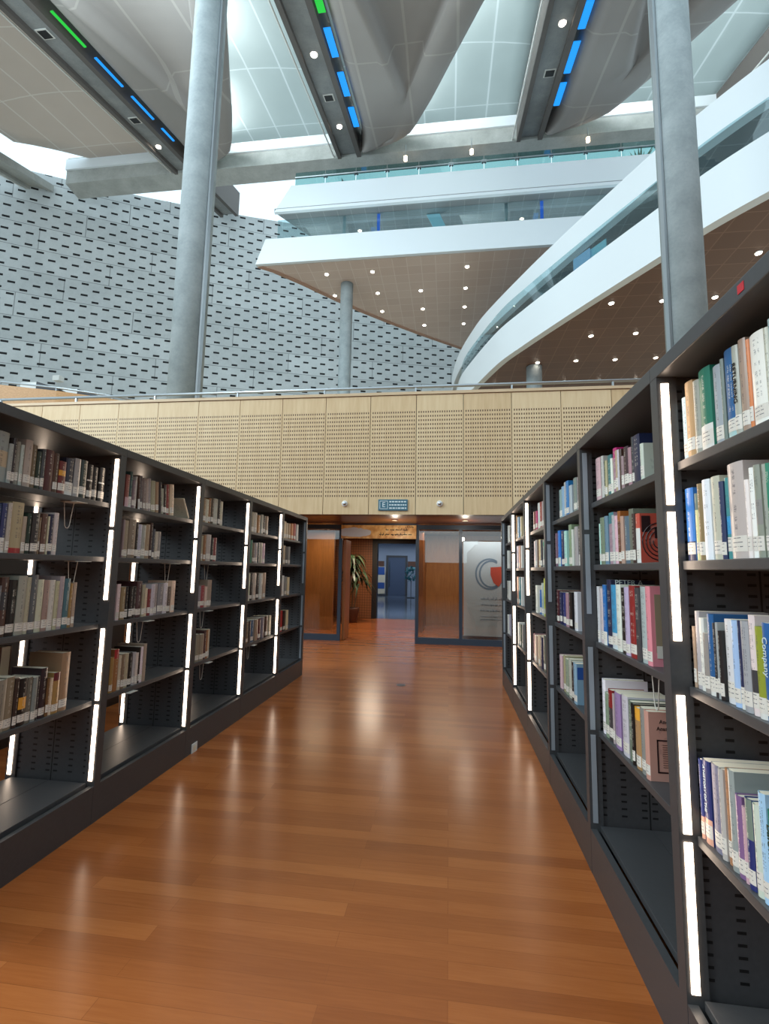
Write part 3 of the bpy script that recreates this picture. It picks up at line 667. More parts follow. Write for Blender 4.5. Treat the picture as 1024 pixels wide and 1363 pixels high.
row('R', 3, 1, A, 910, [408, 440, 458, 476, 502, 530, 565], [740, 725, 720, 715, 720, 715], 'lg w br be ch pt', None, {5: (.75, .9, 'g')})
row('R', 4, 0, A, 550, [158, 188, 228, 268], [390, 400, 395], 'ta lb c', far=True)
row('R', 4, 1, A, 960, [192, 208, 240, 272], [805, 800, 800], 'lg pp w', far=True)
row('R', 4, 2, A, 1400, [185, 212, 242, 272], [1235, 1240, 1240], 'pp tl w', far=True)
row('R', 5, 0, A, 640, [62, 78, 95], [520, 520], 'w gw', far=True)
row('R', 5, 1, A, 1000, [52, 75, 95], [870, 870], 'w gw', far=True)
A = (670, 770, 9.74)
row('R', 3, 2, A, 280, [405, 447, 490, 512, 545], [90, 150, 60, 0], 'w b pw yg')
row('R', 3, 3, A, 900, [360, 390, 430, 478, 505, 540], [705, 740, 740, 760, 740], 'pk be c n gr')
row('R', 4, 3, A, 740, [185, 212, 240, 262], [570, 600, 600], 'w dg gr', far=True)
row('R', 5, 2, A, 160, [50, 73, 98], [30, 30], 'gw w', far=True)
row('R', 5, 3, A, 610, [52, 75, 98], [470, 470], 'w lg', far=True)
A = (0, 560, 6.827)
row('L', 1, 0, A, 450, [-60, 75, 115, 150, 190, 222, 290, 340, 385, 420, 500, 545, 610, 690, 745, 815, 865, 915, 970], [85, 205, 150, 185, 215, 170, 215, 280, 255, 265, 295, 370, 345, 345, 360, 400, 425, 430], 'pt pw ch gw w w ta dg sl m br r n gw dg k k k', None, {0: (.3, .62, 'be'), 12: (0, .35, 'w'), 11: (.55, .72, 'yo'), 15: (.52, .56, 'w'), 17: (.52, .56, 'w')})
A = (0, 660, 7.314)
row('L', 1, 1, A, 330, [-40, 20, 75, 115, 235, 275, 318, 390, 418, 470, 488, 530, 575], [75, 70, 65, 60, 200, 170, 165, 210, 175, 200, 180, 165], 'b rb gw c be dg ch ta br c n w', None, {1: (0, .3, 'w'), 3: (0, .1, 'r')})
A = (0, 740, 7.877)
row('L', 1, 2, A, 470, [-10, 25, 105, 195, 285, 330, 405, 470, 530, 590, 630, 680, 740, 775, 810], [315, 225, 255, 210, 225, 200, 250, 255, 255, 265, 215, 240, 290, 280], 'lb br k gw c sl gw be w be pk tl yo c', None, {1: (.45, .75, 'ch')})
A = (0, 840, 7.877)
row('L', 1, 3, A, 700, [-30, 75, 165, 210, 290, 345, 395, 430, 497, 528, 560, 630, 715], [520, 490, 500, 500, 490, 490, 480, 395, 500, 500, 440, 235], 'gw be db k gr pt ch dp or c yo ta', {11: .2}, {3: (.35, .6, 'yo'), 10: (.8, 1.1, 'm')})
A = (155, 610, 9.31)
row('L', 2, 0, A, 460, [128, 175, 212, 245, 280, 320, 350, 385, 418, 455, 510, 550, 585, 610, 650, 685, 735], [200, 160, 270, 225, 210, 220, 250, 260, 255, 285, 300, 300, 380, 335, 330, 330], 'co tl lg w br gr gr gw w c ta ch w db r c', None, {0: (0, .3, 'pk'), 1: (0, .3, 'w'), 4: (0, .3, 'w')}, skew=math.radians(5))
row('L', 2, 1, A, 1000, [82, 105, 160, 248, 282, 332, 380, 432, 462, 492, 525, 568], [760, 770, 760, 790, 820, 830, 820, 800, 880, 910, 910], 'pk c be db lg gw ta br sl w gr')
A = (145, 750, 7.574)
row('L', 2, 2, A, 380, [92, 128, 175, 212, 250, 288, 342, 372, 402, 432, 470, 500, 555, 595, 635, 670], [210, 240, 235, 235, 235, 180, 215, 250, 260, 210, 205, 205, 200, 235, 175], 'w ta k k k m be c r gw w gr w br c', {5: .2, 14: .2}, {2: (.26, .3, 'w'), 3: (.26, .3, 'w'), 4: (.26, .3, 'w')})
row('L', 2, 3, A, 1060, [28, 65, 110, 140, 172, 210, 250, 282, 308, 322, 348, 378], [950, 870, 930, 915, 910, 905, 900, 905, 850, 845, 815], 'yo or c ta be k lg w db w c', {10: .2, 8: .19}, {1: (.78, 1.1, 'r')})
A = (255, 650, 6.827)
row('L', 3, 0, A, 210, [112, 142, 167, 190, 213, 248, 270, 297], [90, 100, 90, 88, 95, 100, 120], 'ta w or br w db gw')
row('L', 3, 1, A, 550, [97, 118, 140, 182, 205, 232], [430, 425, 420, 450, 450], 'c or w k r')
A = (255, 750, 6.827)
row('L', 3, 2, A, 310, [72, 95, 128, 148, 185], [205, 200, 210, 150], 'lg r c be', {3: .2})
row('L', 3, 3, A, 760, [45, 80, 115, 135, 152, 172], [645, 645, 610, 605, 600], 'c be m or c')
row('L', 4, 2, A, 180, [515, 538, 560, 600, 625, 655, 690], [90, 90, 85, 90, 90, 85], 'w k gw ch w be')
row('L', 4, 3, A, 610, [500, 522, 545, 580, 610, 640, 670, 700, 735], [530, 525, 515, 510, 500, 490, 480, 475], 'ta ch b c m lg br c')
row('L', 5, 2, A, 210, [815, 845, 865, 895], [110, 120, 125], 'w gr c', far=True)
row('L', 5, 3, A, 510, [805, 828, 858, 880], [430, 430, 425], 'r k c', far=True)
A = (255, 650, 6.827)
row('L', 4, 0, A, 310, [547, 575, 605, 640, 660, 680, 702], [215, 220, 245, 240, 250, 255], 'c w or gw ch be')
row('L', 4, 1, A, 580, [540, 560, 580, 605, 630, 655, 675], [470, 495, 495, 490, 495, 500], 'g ta w sl gw pk')
row('L', 5, 0, A, 390, [840, 862, 882, 905, 930, 950, 978], [300, 315, 320, 320, 320, 328], 'c be ta or r w', far=True)
row('L', 5, 1, A, 610, [830, 855, 875, 900], [520, 530, 530], 'be ch gr', far=True)
# the open cream book leaning alone at the end of its shelf
p = on(155+800/9.31, 610+740/9.31, 0, XL-.06)
make_book('book', (XL-.062, PY[3]-.05, SHZ[0]+.0075), PI, .022, .17, .13, 'c', 'cream book leaning alone at far end of top shelf, second left bookcase', 'books on the top shelf of the second left bookcase', lean=math.radians(32))
# books of the rear side seen over the front ones
for (k, sh, y, t, h, ck, L) in ((1, 3, 2.30, .06, .34, 'br', 'large brown volume behind the fourth shelf row, nearest left bookcase'), (1, 3, 2.05, .09, .27, 'ta', 'broad tan volume behind the fourth shelf row, nearest left bookcase'),
        (2, 3, 2.98, .05, .34, 'pk', 'pale volume behind the fourth shelf row, second left bookcase'), (2, 2, 3.0, .05, .3, 'm', 'dark red volume behind the third shelf row, second left bookcase'), (1, 2, 2.05, .06, .29, 'ch', 'charcoal volume behind the third shelf row, nearest left bookcase')):
    make_book('book', (XL-.56+.065, y, SHZ[sh]+.0008), 0, t, h, .19, ck, L, 'books on the rear side of the left row')
# the books too small to tell apart, at the far end of both rows
far = MB(); fcol = []
for side, xp, ym, zb, t, h, dp, ck in FARLIST:
    n0 = len(far.f); sg = 1 if side == 'R' else -1
    far.box(min(xp, xp+sg*dp), max(xp, xp+sg*dp), ym-t/2, ym+t/2, zb+.001, zb+h)
    fcol += [lin(PAL[ck][0])]*(len(far.f)-n0)
    n0 = len(far.f); far.box(min(xp-sg*.001, xp), max(xp-sg*.001, xp), ym-t/2+.001, ym+t/2-.001, zb+.016, zb+.056); fcol += [lin((222, 218, 208))]*(len(far.f)-n0)
o = put('books', far, MAT['bookfar']); o['kind'] = 'stuff'
o['label'] = 'small distant books on the farthest bookcases of both rows'; o['category'] = 'books'
ca = o.data.color_attributes.new('tint', 'FLOAT_COLOR', 'CORNER')
for pl in o.data.polygons:
    for li in pl.loop_indices: ca.data[li].color = fcol[pl.index]+(1,)
# readable titles and cover prints
SPR = Matrix(((0, 0, -1, 0), (1, 0, 0, 0), (0, -1, 0, 0), (0, 0, 0, 1)))
def spine_text(key, body, size, z, mat, up=False):
    o, t, h, d = BOOKS[key]
    # text runs down the spine, facing -x of the book
    M = Matrix(((0, 0, -1, 0), (0, 1, 0, 0), (-1, 0, 0, 0), (0, 0, 0, 1)))   # x->-z, y->+y?, z->-x
    M = Matrix(((0, 0, -1, 0), (0, -1, 0, 0), (-1, 0, 0, 0), (0, 0, 0, 1)))
    text('spine_title', body, size, mat, o, Matrix.Translation((-.0009, 0, z)) @ M)
spine_text(('R', 0, 0, 7), 'RETURNING', .02, .14, MAT['ink'])
spine_text(('R', 0, 2, 16), 'Company', .024, .15, MAT['signtxt'])
spine_text(('R', 0, 3, 2), 'A HISTORY OF THE', .015, .15, MAT['signtxt'])
spine_text(('R', 0, 3, 12), 'Baldwin', .03, .14, MAT['leaf'])
def face_text(key, body, size, x, z, mat):
    o, t, h, d = BOOKS[key]
    text('cover_title', body, size, mat, o, Matrix.Translation((x, -t/2-.0006, z)) @ FR)
o, t, h, d = BOOKS[('R', 1, 2, 3)]; face_text(('R', 1, 2, 3), 'PETER A', .034, .085, h-.013, MAT['signtxt'])
k_ = ('R', 1, 3, 10); o, t, h, d = BOOKS[k_]
face_text(k_, 'Ancient', .02, .075, h-.035, MAT['ink']); face_text(k_, 'Anatomy', .02, .07, h-.06, MAT['ink'])
fr = MB(); x0, x1, z0, z1 = .032, .13, .03, h-.1
for q in ((x0, x1, z0, z0+.005), (x0, x1, z1-.005, z1), (x0, x0+.005, z0, z1), (x1-.005, x1, z0, z1)): fr.box(q[0], q[1], -t/2-.001, -t/2-.0001, q[2], q[3])
label_part(put('cover_frame', fr, MAT['artdark'], o), 'dark printed frame')
fr = MB(); q = z0+.02
while q < z1-.015: fr.box(x0+.02, x1-.02, -t/2-.0008, -t/2-.0001, q, q+.002); q += .008
put('cover_print', fr, MAT['be'] if 'be' in MAT else MAT['pot'], o)
k_ = ('R', 1, 1, 11); o, t, h, d = BOOKS[k_]
m1 = MB(); r7 = random.Random(5)
for i, rr in enumerate((.07, .055, .04, .025)):
    pts = [(.075+rr*math.cos(a)*.9, -t/2-.0012, .085+rr*1.05*math.sin(a)) for a in [j*2*PI/22+i for j in range(19)]]
    m1.tube(pts, .0022, 4)
m1.box(.06, .12, -t/2-.0012, -t/2-.0002, h-.1, h-.055)
m1.box(.012, .045, -t/2-.0012, -t/2-.0002, h-.075, h-.01)
label_part(put('cover_print', m1, MAT['artdark'], o), 'dark print on the orange-red cover')
k_ = ('R', 1, 2, 11); o, t, h, d = BOOKS[k_]
label_part(put('cover_print', MB().box(.02, d-.015, -t/2-.001, -t/2-.0001, .05, h-.03), plain('cover_olive_print', (150, 136, 112), .5), o), 'olive panel on the pink cover')
put('barcode_label', MB().box(.022, .042, -t/2-.0018, -t/2-.0011, .03, .075), MAT['label'], o)
k_ = ('R', 2, 2, 5); o, t, h, d = BOOKS[k_]
label_part(put('cover_print', MB().box(.05, d-.01, -t/2-.001, -t/2-.0001, .0, h), plain('cover_green_print', (50, 170, 110), .5), o), 'green cover field')
k_ = ('R', 2, 3, 6); o, t, h, d = BOOKS[k_]
label_part(put('cover_print', MB().box(.01, .05, -t/2-.001, -t/2-.0001, h-.09, h-.02), MAT['blue'], o), 'blue cover block')
# wire book ends hanging from the shelves above the rows
def bookend(side, k, sh, y, L):
    sg = -1 if side == 'L' else 1; X0 = (XL if side == 'L' else XR)+sg*.1
    zt = SHZ[sh-1]-ST if sh else 2.08
    w = MB(); H = .13
    pts = [(0, -.035, 0), (0, -.03, -.03), (0, -.016, -H), (0, -.006, -H-.012), (0, .006, -H-.012), (0, .016, -H), (0, .03, -.03), (0, .035, 0)]
    w.tube(pts, .0022, 6)
    o = empty('wire_bookend', (X0, y, zt-.001)); tag(o, L, 'bookend', 'wire bookends')
    put('wire_loop', w, MAT['wire'], o, smooth=True)
    put('clip', MB().box(-.02, .08, -.04, .04, -.003, .0005), MAT['wire'], o)
def yat(side, x, y): return on(x, y, 0, (XL-.1 if side == 'L' else XR+.1)).y
for side, k, sh, px, py, L in (('L', 1, 1, 90, 690, 'white wire bookend hanging free on the second shelf, nearest left bookcase'), ('L', 1, 2, 96, 760, 'white wire bookend above the third shelf, nearest left bookcase'),
        ('L', 2, 2, 222, 765, 'white wire bookend above the third shelf, second left bookcase'), ('L', 2, 3, 185, 845, 'white wire bookend above the fourth shelf, second left bookcase'), ('L', 3, 2, 274, 765, 'white wire bookend above the third shelf, middle left bookcase'),
        ('L', 3, 3, 268, 830, 'white wire bookend above the fourth shelf, middle left bookcase'), ('R', 1, 3, 873, 905, 'white wire bookend above the fourth shelf, second right bookcase')):
    bookend(side, k, sh, min(max(yat(side, px, py), PY[k]+.1), PY[k+1]-.05), L)
for k, px, py, L in ((2, 162, 935, 'white wire bookend under the lowest shelf, second left bookcase'), (3, 268, 890, 'white wire bookend under the lowest shelf, middle left bookcase'), (4, 330, 870, 'white wire bookend under the lowest shelf, fourth left bookcase')):
    bookend('L', k, 4, min(max(yat('L', px, py), PY[k]+.1), PY[k+1]-.05), L)
# ------------------------------------------------------------------ columns
def column(x, y, z0, z1, r, lab, pipe):
    o = struct('column', MB().cyl(x, y, z0, z1, r, 48), MAT['concrete'], smooth=False, label=lab)
    for p in o.data.polygons: p.use_smooth = len(p.vertices) == 4
    if pipe:
        a = pipe; q = put('downpipe', MB().box(-.035, .035, -.05, .05, z0, z1), MAT['railm'], o); q.location = (x+math.cos(a)*(r+.045), y+math.sin(a)*(r+.045), 0); q.rotation_euler = (0, 0, a)
column(-7.0, 11.67, 3.3, 24.9, .44, 'tall concrete column rising behind left bookcases', -.35)
column(5.13, 10.8, 3.3, 24.6, .41, 'tall concrete column rising behind right bookcases', 3.5)
column(-6.77, 29.7, 3.3, 20.25, .41, 'slender concrete column under the pale timber soffit', 0)
column(4.55, 26.0, 3.3, 12.48, .41, 'concrete column under the brown timber soffit', 0)
# ------------------------------------------------------------------ slotted concrete wall (part of a large circle, courses rise with the roof)
WX, WY, WR = 34.377, -63.982, 115.676
wm = MB(); seg = [-100+1.25*i for i in range(73)]
def wpt(s, z): a = s/WR; return (WX+WR*math.sin(a), WY+WR*math.cos(a), z)
for s0, s1 in zip(seg, seg[1:]):
    q = []; uv = []
    for s, top in ((s0, 0), (s1, 0), (s1, 1), (s0, 1)):
        p = wpt(s, 0); vt = 28.35+max(0, s+72)*.045
        z = 3.3 if not top else vt+.1*p[1]
        q.append((p[0], p[1], z)); uv.append((s, z-.1*p[1]))
    wm.face(q, uv)
o = struct('wall_back', wm, MAT['slotwall'], label='grey concrete wall of slotted panels in staggered courses')
sm = o.modifiers.new('thickness', 'SOLIDIFY'); sm.thickness = .5; sm.offset = 1
# ------------------------------------------------------------------ roof
ZR, SL = 21.27, .2867
def zr(y, up=0.): return ZR+SL*y+up
def prism(mb, x0, x1, ya, yb, u0, u1):
    mb.hexa([(x0, ya, zr(ya, u0)), (x1, ya, zr(ya, u0)), (x1, ya, zr(ya, u1)), (x0, ya, zr(ya, u1))], [(x0, yb, zr(yb, u0)), (x1, yb, zr(yb, u0)), (x1, yb, zr(yb, u1)), (x0, yb, zr(yb, u1))])
    return mb
BX = [-32.2, -19.95, -7.75, 4.4, 16.7]
YA, YB = 10., 30.2
for i, bx in enumerate(BX):
    t = empty('ceiling_beam', (0, 0, 0)); t['kind'] = 'structure'; t['label'] = 'roof beam with twin flanges'
    ye = 37. if i == 1 else YB+.6*(i == 0)
    ut = 2.2 if i else .55
    put('beam_body', prism(MB(), bx+.25, bx+1.35, YA, ye, .25, ut), MAT['beam' if i else 'girder'], t)  # end beam takes the paler girder tone in place of skylight glow
    put('flange', prism(MB(), bx, bx+.25, YA, ye, 0, ut), MAT['flange' if i else 'girder'], t)
    put('flange', prism(MB(), bx+1.35, bx+1.65, YA, ye, 0, ut), MAT['flange' if i else 'girder'], t)
    pp = MB().tube([(bx-.28, YA, zr(YA, .15)), (bx-.28, YB, zr(YB, .15))], .05, 8)
    put('conduit', pp, MAT['whitep'], t)
# girder across the beam ends
gi = MB()
prof = [(29.95, 29.9), (31.3, 29.75), (31.3, 32.0), (29.95, 32.0)]
g0, g1 = on(88, 238, 1, 29.95).x, 24
gi.sweep([[(g0, y, z) for y, z in prof], [(g1, y, z) for y, z in prof]])
struct('ceiling_girder', gi, MAT['girder'], label='concrete cross girder at beam ends')
struct('trim_3', MB().hexa([(g0, 29.8, 30.95), (g1, 29.8, 30.95), (g1, 29.8, 31.8), (g0, 29.8, 31.8)], [(g0, 29.94, 30.95), (g1, 29.94, 30.95), (g1, 29.94, 31.8), (g0, 29.94, 31.8)]), MAT['white'], label='white upstand above cross girder')
def sheet(name, rows, mat, lab, kind='structure', uvf=None):
    m = MB()
    for a, b in zip(rows, rows[1:]):
        for j in range(len(a)-1):
            q = [a[j], a[j+1], b[j+1], b[j]]
            m.face(q, [(uvf(p) if uvf else (p[0], p[1])) for p in q])
    me = m.mesh(name, mat); b = bmesh.new(); b.from_mesh(me); bmesh.ops.remove_doubles(b, verts=b.verts, dist=1e-4); b.to_mesh(me); b.free()
    for p in me.polygons: p.use_smooth = True
    o = bpy.data.objects.new(name, me); COL.objects.link(o); o['kind'] = kind; o['label'] = lab
    s = o.modifiers.new('thickness', 'SOLIDIFY'); s.thickness = .12; s.offset = 0
    return o
for i in range(len(BX)-1):
    xa, xb = BX[i]+1.65, BX[i+1]
    rows = []
    for j in range(13):
        r = []
        for q in range(13):
            f = q/12; x = xa+(xb-xa)*f; y = YA+((30. if i or x > -26.9 else 27.2+(x+30.5)*.72)-YA)*j/12; r.append((x, y, zr(y, 1.93+.8*min(1, max(0, (30-y)/7))*(1-(2*f-1)**2))))
        rows.append(r)
    if i == 0: sheet('ceiling_panel', rows, MAT['panel'], 'pale roof panel beside the curved wall, cut back for daylight'); continue
    sheet('ceiling_panel', rows, MAT['panel_lit'], 'pale vaulted roof panel between beams')
# shells hanging below the panels on the far side of each beam
EDGE = [(10, 10.2), (12.5, 9.9), (15, 9.3), (17, 8.6), (19.2, 7.58), (22.5, 6.13), (25, 5.06), (27.5, 3.84), (28.2, 3.4), (28.8, 2.5), (29.3, 1.3), (29.5, .6)]
def shell_w(y):
    for (y0, w0), (y1, w1) in zip(EDGE, EDGE[1:]):
        if y0 <= y <= y1: return w0+(w1-w0)*(y-y0)/(y1-y0)
for i in range(1, len(BX)-1):
    x0 = BX[i]+1.65; rows = []
    for y in [10+.8*q for q in range(20)]+[25.6, 26.2, 26.8, 27.4, 28, 28.5, 28.9, 29.2, 29.4, 29.5]:
        w = shell_w(y)
        xl = 2.3+(y-18.7)*.2; xr = w-1.6; dep = max(0, min(.85, (xr-xl)*.5)); 
        if dep <= 0: xl = xr = max(.5, min((xl+xr)/2, w*.7))
        k = min(1, w/4)
        pts = [(.47, 1.35), (.5, .8), (.62, .4), (.9, .14), (1.3, .02)]
        pts = [(a*k if w < 4 else a, z) for a, z in pts]
        lo = pts[-1][0]
        e = lambda q: max(lo+.01, q)
        pts += [(e(xl-.55), -.02), (e(xl-.3), -.22*min(1, dep*3)), (e(xl-.05), -.2*min(1, dep*3)), (e(xl+.12), dep*.55), (e(xl+.32), dep)] if dep > 0 else [(lo+(xl-lo)*f, 0) for f in (.3, .5, .7, .85, .95)]
        pts += [(e(xr-.06), dep), (e(xr), dep*.2 if dep else 0), (e(xr+.06), 0), (e(w-.9), -.02), (e(w-.3), 0), (e(w), .1), (e(w+.02), .5), (e(w-.1), 1.3)]
        rows.append([(x0+a, y, zr(y, z)) for a, z in pts])
    sheet('ceiling_shell', rows, MAT['shell'], 'grey curved roof shell hanging under skylight')
# coloured windows in the flank of each shell
def flank(i, p, q, mat):
    x0 = BX[i]+1.65; n = Vector((0, -SL, 1)).normalized()
    ya, yb = [onp(px, py, (0, 0, zr(0, .14)), n).y for px, py in (p, q)]
    return put('window_pane', prism(MB(), x0+(.3 if i == 1 else .08), x0+.43, min(ya, yb), max(ya, yb), .14, .2), mat)
for i, p, q, mt in ((2, (455, 35), (458, 75), 'blueglow'), (2, (468, 95), (474, 127), 'blueglow'), (2, (480, 142), (485, 168), 'blueglow'), (2, (441, -25), (445, 15), 'greenglow'),
        (1, (92, 12), (131, 61), 'greenglow'), (1, (146, 75), (179, 114), 'blueglow'), (1, (191, 127), (217, 158), 'blueglow'), (1, (229, 170), (242, 187), 'blueglow'),
        (3, (792, 0), (781, 38), 'blueglow'), (3, (774, 55), (763, 97), 'blueglow'), (3, (757, 110), (749, 140), 'blueglow')):
    o = flank(i, p, q, MAT[mt]); o['kind'] = 'structure'; o['label'] = 'small coloured glass window in roof shell'
# lights, vents along the beams
def spot(px, py, p0, n, lab, r=.1, mat='spot', grp=None):
    p = onp(px, py, p0, Vector(n).normalized())
    t = empty('ceiling_spotlight', p); tag(t, lab, 'spotlight', grp)
    put('rim', MB().sweep([[(q*math.cos(2*PI*j/16), q*math.sin(2*PI*j/16), z) for j in range(16)] for z, q in ((-.002, r*1.25), (-.03, r*1.2), (-.03, r))]), MAT['whitep'], t)
    put('lens', MB().cyl(0, 0, -.045, -.012, r*.95, 16), MAT[mat], t)
bn = (0, -SL, 1)
for px, py, L in ((418, 72, 'lit spotlight high on the middle roof beam'), (452, 168, 'lit spotlight low on the middle roof beam, near the girder'), (749, 30, 'lit spotlight on the right roof beam'), (211, 195, 'lit spotlight on the left roof beam by the column')):
    spot(px, py, (0, 0, zr(0, .25)), bn, L, .17)
for px, py, L in ((438, 130, 'square vent grille on the middle roof beam'), (732, 97, 'square vent grille on the right roof beam'), (60, 45, 'upper dark vent grille on the left roof beam'), (180, 160, 'lower dark vent grille on the left roof beam')):
    p = onp(px, py, (0, 0, zr(0, .25)), Vector(bn).normalized()); t = empty('ceiling_vent', p); t.rotation_euler = (math.atan(SL), 0, 0); tag(t, L, 'vent')
    put('frame', MB().box(-.3, .3, -.3, .3, -.03, -.002), MAT['whitep'], t); put('grille', MB().box(-.23, .23, -.23, .23, -.05, -.031), MAT['black'], t)
# ------------------------------------------------------------------ upper terrace with pale soffit
def poly_slab(name, pts, z0, z1, mat, lab):
    m = MB(); n = len(pts)
    m.v = [(x, y, z0) for x, y in pts]+[(x, y, z1) for x, y in pts]
    m.f = [list(range(n))[::-1], list(range(n, 2*n))]+[[i, (i+1) % n, n+(i+1) % n, n+i] for i in range(n)]
    o = struct(name, m, mat, label=lab); return o
ZB = 20.28
fe = [(340, 352), (363, 362), (400, 378), (440, 397), (480, 415), (520, 431), (560, 446), (600, 460), (615, 465)]
FE = [(-12.06, 27.3)]+[tuple(on(x, y, 2, ZB)[:2]) for x, y in fe[1:]]+[(3.2, 41.8), (6, 43.5), (14, 44), (14, 27.3)]
poly_slab('ceiling_terrace', FE, ZB, ZB+.3, MAT['soffit_lit'], 'pale timber soffit of upper terrace with grid joints')
m = MB()
bo = [(x, y) for x, y in FE[:9]]
secs = []
for x, y in bo: secs.append([(x+.02, y+.02, ZB-.05), (x+.35, y-.05, ZB-.05), (x+.35, y-.05, ZB+.02), (x+.02, y+.02, ZB+.02)])
m.sweep(secs); struct('trim_4', m, plain('soffit_edge_timber', (176, 138, 116), .5), label='timber edge of pale soffit')
def canted(name, xb0, xb1, zb, xt0, xt1, zt, lab, y=27., lean=.45):
    m = MB().hexa([(xb0, y, zb), (xb1, y, zb), (xt1, y+lean, zt), (xt0, y+lean, zt)], [(xb0, y+.22, zb), (xb1, y+.22, zb), (xt1, y+lean+.3, zt), (xt0, y+lean+.3, zt)])
    struct(name, m, MAT['white'], label=lab)
canted('wall_terrace_lower', -12.06, 14, ZB-.02, -11.67, 14, 22.25, 'white lower parapet of upper terrace')
canted('wall_terrace_upper', -11.0, 14, 23.72, -10.1, 14, 25.85, 'white upper parapet of upper terrace')
poly_slab('ceiling_terrace_upper', [(-11.0, 27.05), (14, 27.05), (14, 40), (-4, 37.5)], 23.74, 24.0, MAT['darkgrid'], 'grey gridded ceiling between white parapets')
struct('window_3', MB().box(-11.0, 14, 27.75, 27.77, 22.2, 23.74), MAT['darkglass'], label='tinted glazing between white parapets')
struct('wall_terrace_back', MB().box(-7.6, 14, 33, 33.2, 20.5, 23.74), MAT['corrwall'], label='grey back wall of upper terrace')
for i, (px, py) in enumerate(((457, 290), (503, 287), (675, 270), (723, 268))):
    p = on(px, py, 1, 27.5)
    blue = i in (1, 3)
    tag(put('light_pole' if blue else 'window_mullion', MB().box(p.x-.09, p.x+.09, 27.85, 27.95, 22.0, 23.72), MAT['deepblue' if blue else 'railm']), ('glowing blue upright ' if blue else 'grey upright mullion ')+['', 'beside the pale window end', '', 'near the crossing parapet'][i]+(' behind the tinted glazing' if blue else ['at the terrace tip, tinted glazing', '', 'in the middle of the tinted glazing', ''][i]), 'light' if blue else 'mullion')
p = on(580, 278, 1, 28.2)
struct('wall_terrace_slit', MB().hexa([(p.x-.55, 28.2, 23.7), (p.x+.25, 28.2, 23.7), (p.x+.95, 28.2, 22.1), (p.x+.2, 28.2, 22.1)], [(p.x-.55, 28.3, 23.7), (p.x+.25, 28.3, 23.7), (p.x+.95, 28.3, 22.1), (p.x+.2, 28.3, 22.1)]), MAT['skyblue'], label='pale blue panel standing in for a bright slit behind tinted glazing')  # bright opening put in as a pale coloured panel
bal = empty('glass_balustrade', (0, 27.6, 25.85)); tag(bal, 'teal glass balustrade with clamped steel rail on the white upper parapet', 'balustrade')
x = -9.9
while x < 13:
    put('glass_panel', MB().box(x, x+1.96, -.01, .01, .0, 1.0), MAT['tealglass'], bal)
    put('clamp', MB().tube([(x+1.9, -.08, .62), (x+1.9, .08, .62)], .09, 10).tube([(x+2.06, -.08, .62), (x+2.06, .08, .62)], .09, 10), MAT['chrome'], bal); x += 2.
put('rail', MB().tube([(-9.9, -.06, .62), (13, -.06, .62)], .04, 8), MAT['railm'], bal)
for i, (px, py, L) in enumerate(((540, 211, 'lit warm spotlight over the terrace balustrade, beside the shell tip'), (628, 202, 'lit warm spotlight over the middle of the terrace balustrade'), (783, 186, 'lit warm spotlight over the balustrade near the right column'))):
    p = on(px, py, 1, 29.5); t = empty('terrace_spotlight', p); tag(t, L, 'spotlight')
    put('lens', MB().cyl(0, 0, -.12, .12, .12, 14), MAT['warmspot'], t); put('stem', MB().cyl(0, 0, .12, 29.95-p.z if p.z < 29.8 else .2, .03, 8), MAT['railm'], t)
for i, (px, py, L) in enumerate(((462, 222, 'dark shrub behind the terrace balustrade below the middle roof beam'), (850, 180, 'fresh green plant behind the terrace balustrade by the right column'))):
    p = on(px, py, 1, 28.6); t = empty('terrace_plant', (p.x, 28.6, 25.0)); tag(t, L, 'plant')
    fo = MB(); r8 = random.Random(i+2)
    for q in range(60):
        a = r8.uniform(0, 2*PI); l = r8.uniform(.5, 1.1)
        b = Vector((0, 0, .4)); e = b+Vector((math.cos(a)*l*.8, math.sin(a)*l*.8, l*(1.3 if i else .9))); w = Vector((-math.sin(a), math.cos(a), 0))*.07
        mi = (b+e)/2+Vector((0, 0, .3)); fo.face([b-w, b+w, mi+w, mi-w]); fo.face([mi-w, mi+w, e])
    put('foliage', fo, MAT['leaf2' if i else 'leaf'], t)
    put('pot', MB().cyl(0, 0, 0, .45, .3, 16, .38), MAT['darkgrey'], t)
struct('floor_terrace', MB().box(-9, 14, 27.8, 31, 24.85, 25.0), MAT['darkgrey'])
for i, (px, py) in enumerate(((435, 364.7), (496, 361.3), (622, 354.5), (446, 393), (503, 389.8), (560.4, 386.4), (620, 383), (509, 414), (563, 410.8), (618.7, 408), (565, 432.5), (617.4, 430.4))):
    spot(px, py, (0, 0, ZB), (0, 0, 1), ['front-row spotlight at the tip end of the pale soffit', 'second front-row spotlight of the pale soffit', 'largest front-row spotlight of the pale soffit, by the curved band', 'spotlight of the pale soffit beside the slender column', 'second-row spotlight of the pale soffit, next after the column', 'second-row spotlight in the middle of the pale soffit', 'second-row spotlight of the pale soffit by the curved band',
        'third-row spotlight of the pale soffit nearest the column', 'third-row spotlight in the middle of the pale soffit', 'third-row spotlight of the pale soffit by the curved band', 'last-row spotlight of the pale soffit nearer the column', 'last-row spotlight of the pale soffit by the curved band'][i], .125, 'spot', 'spotlights of the pale soffit')
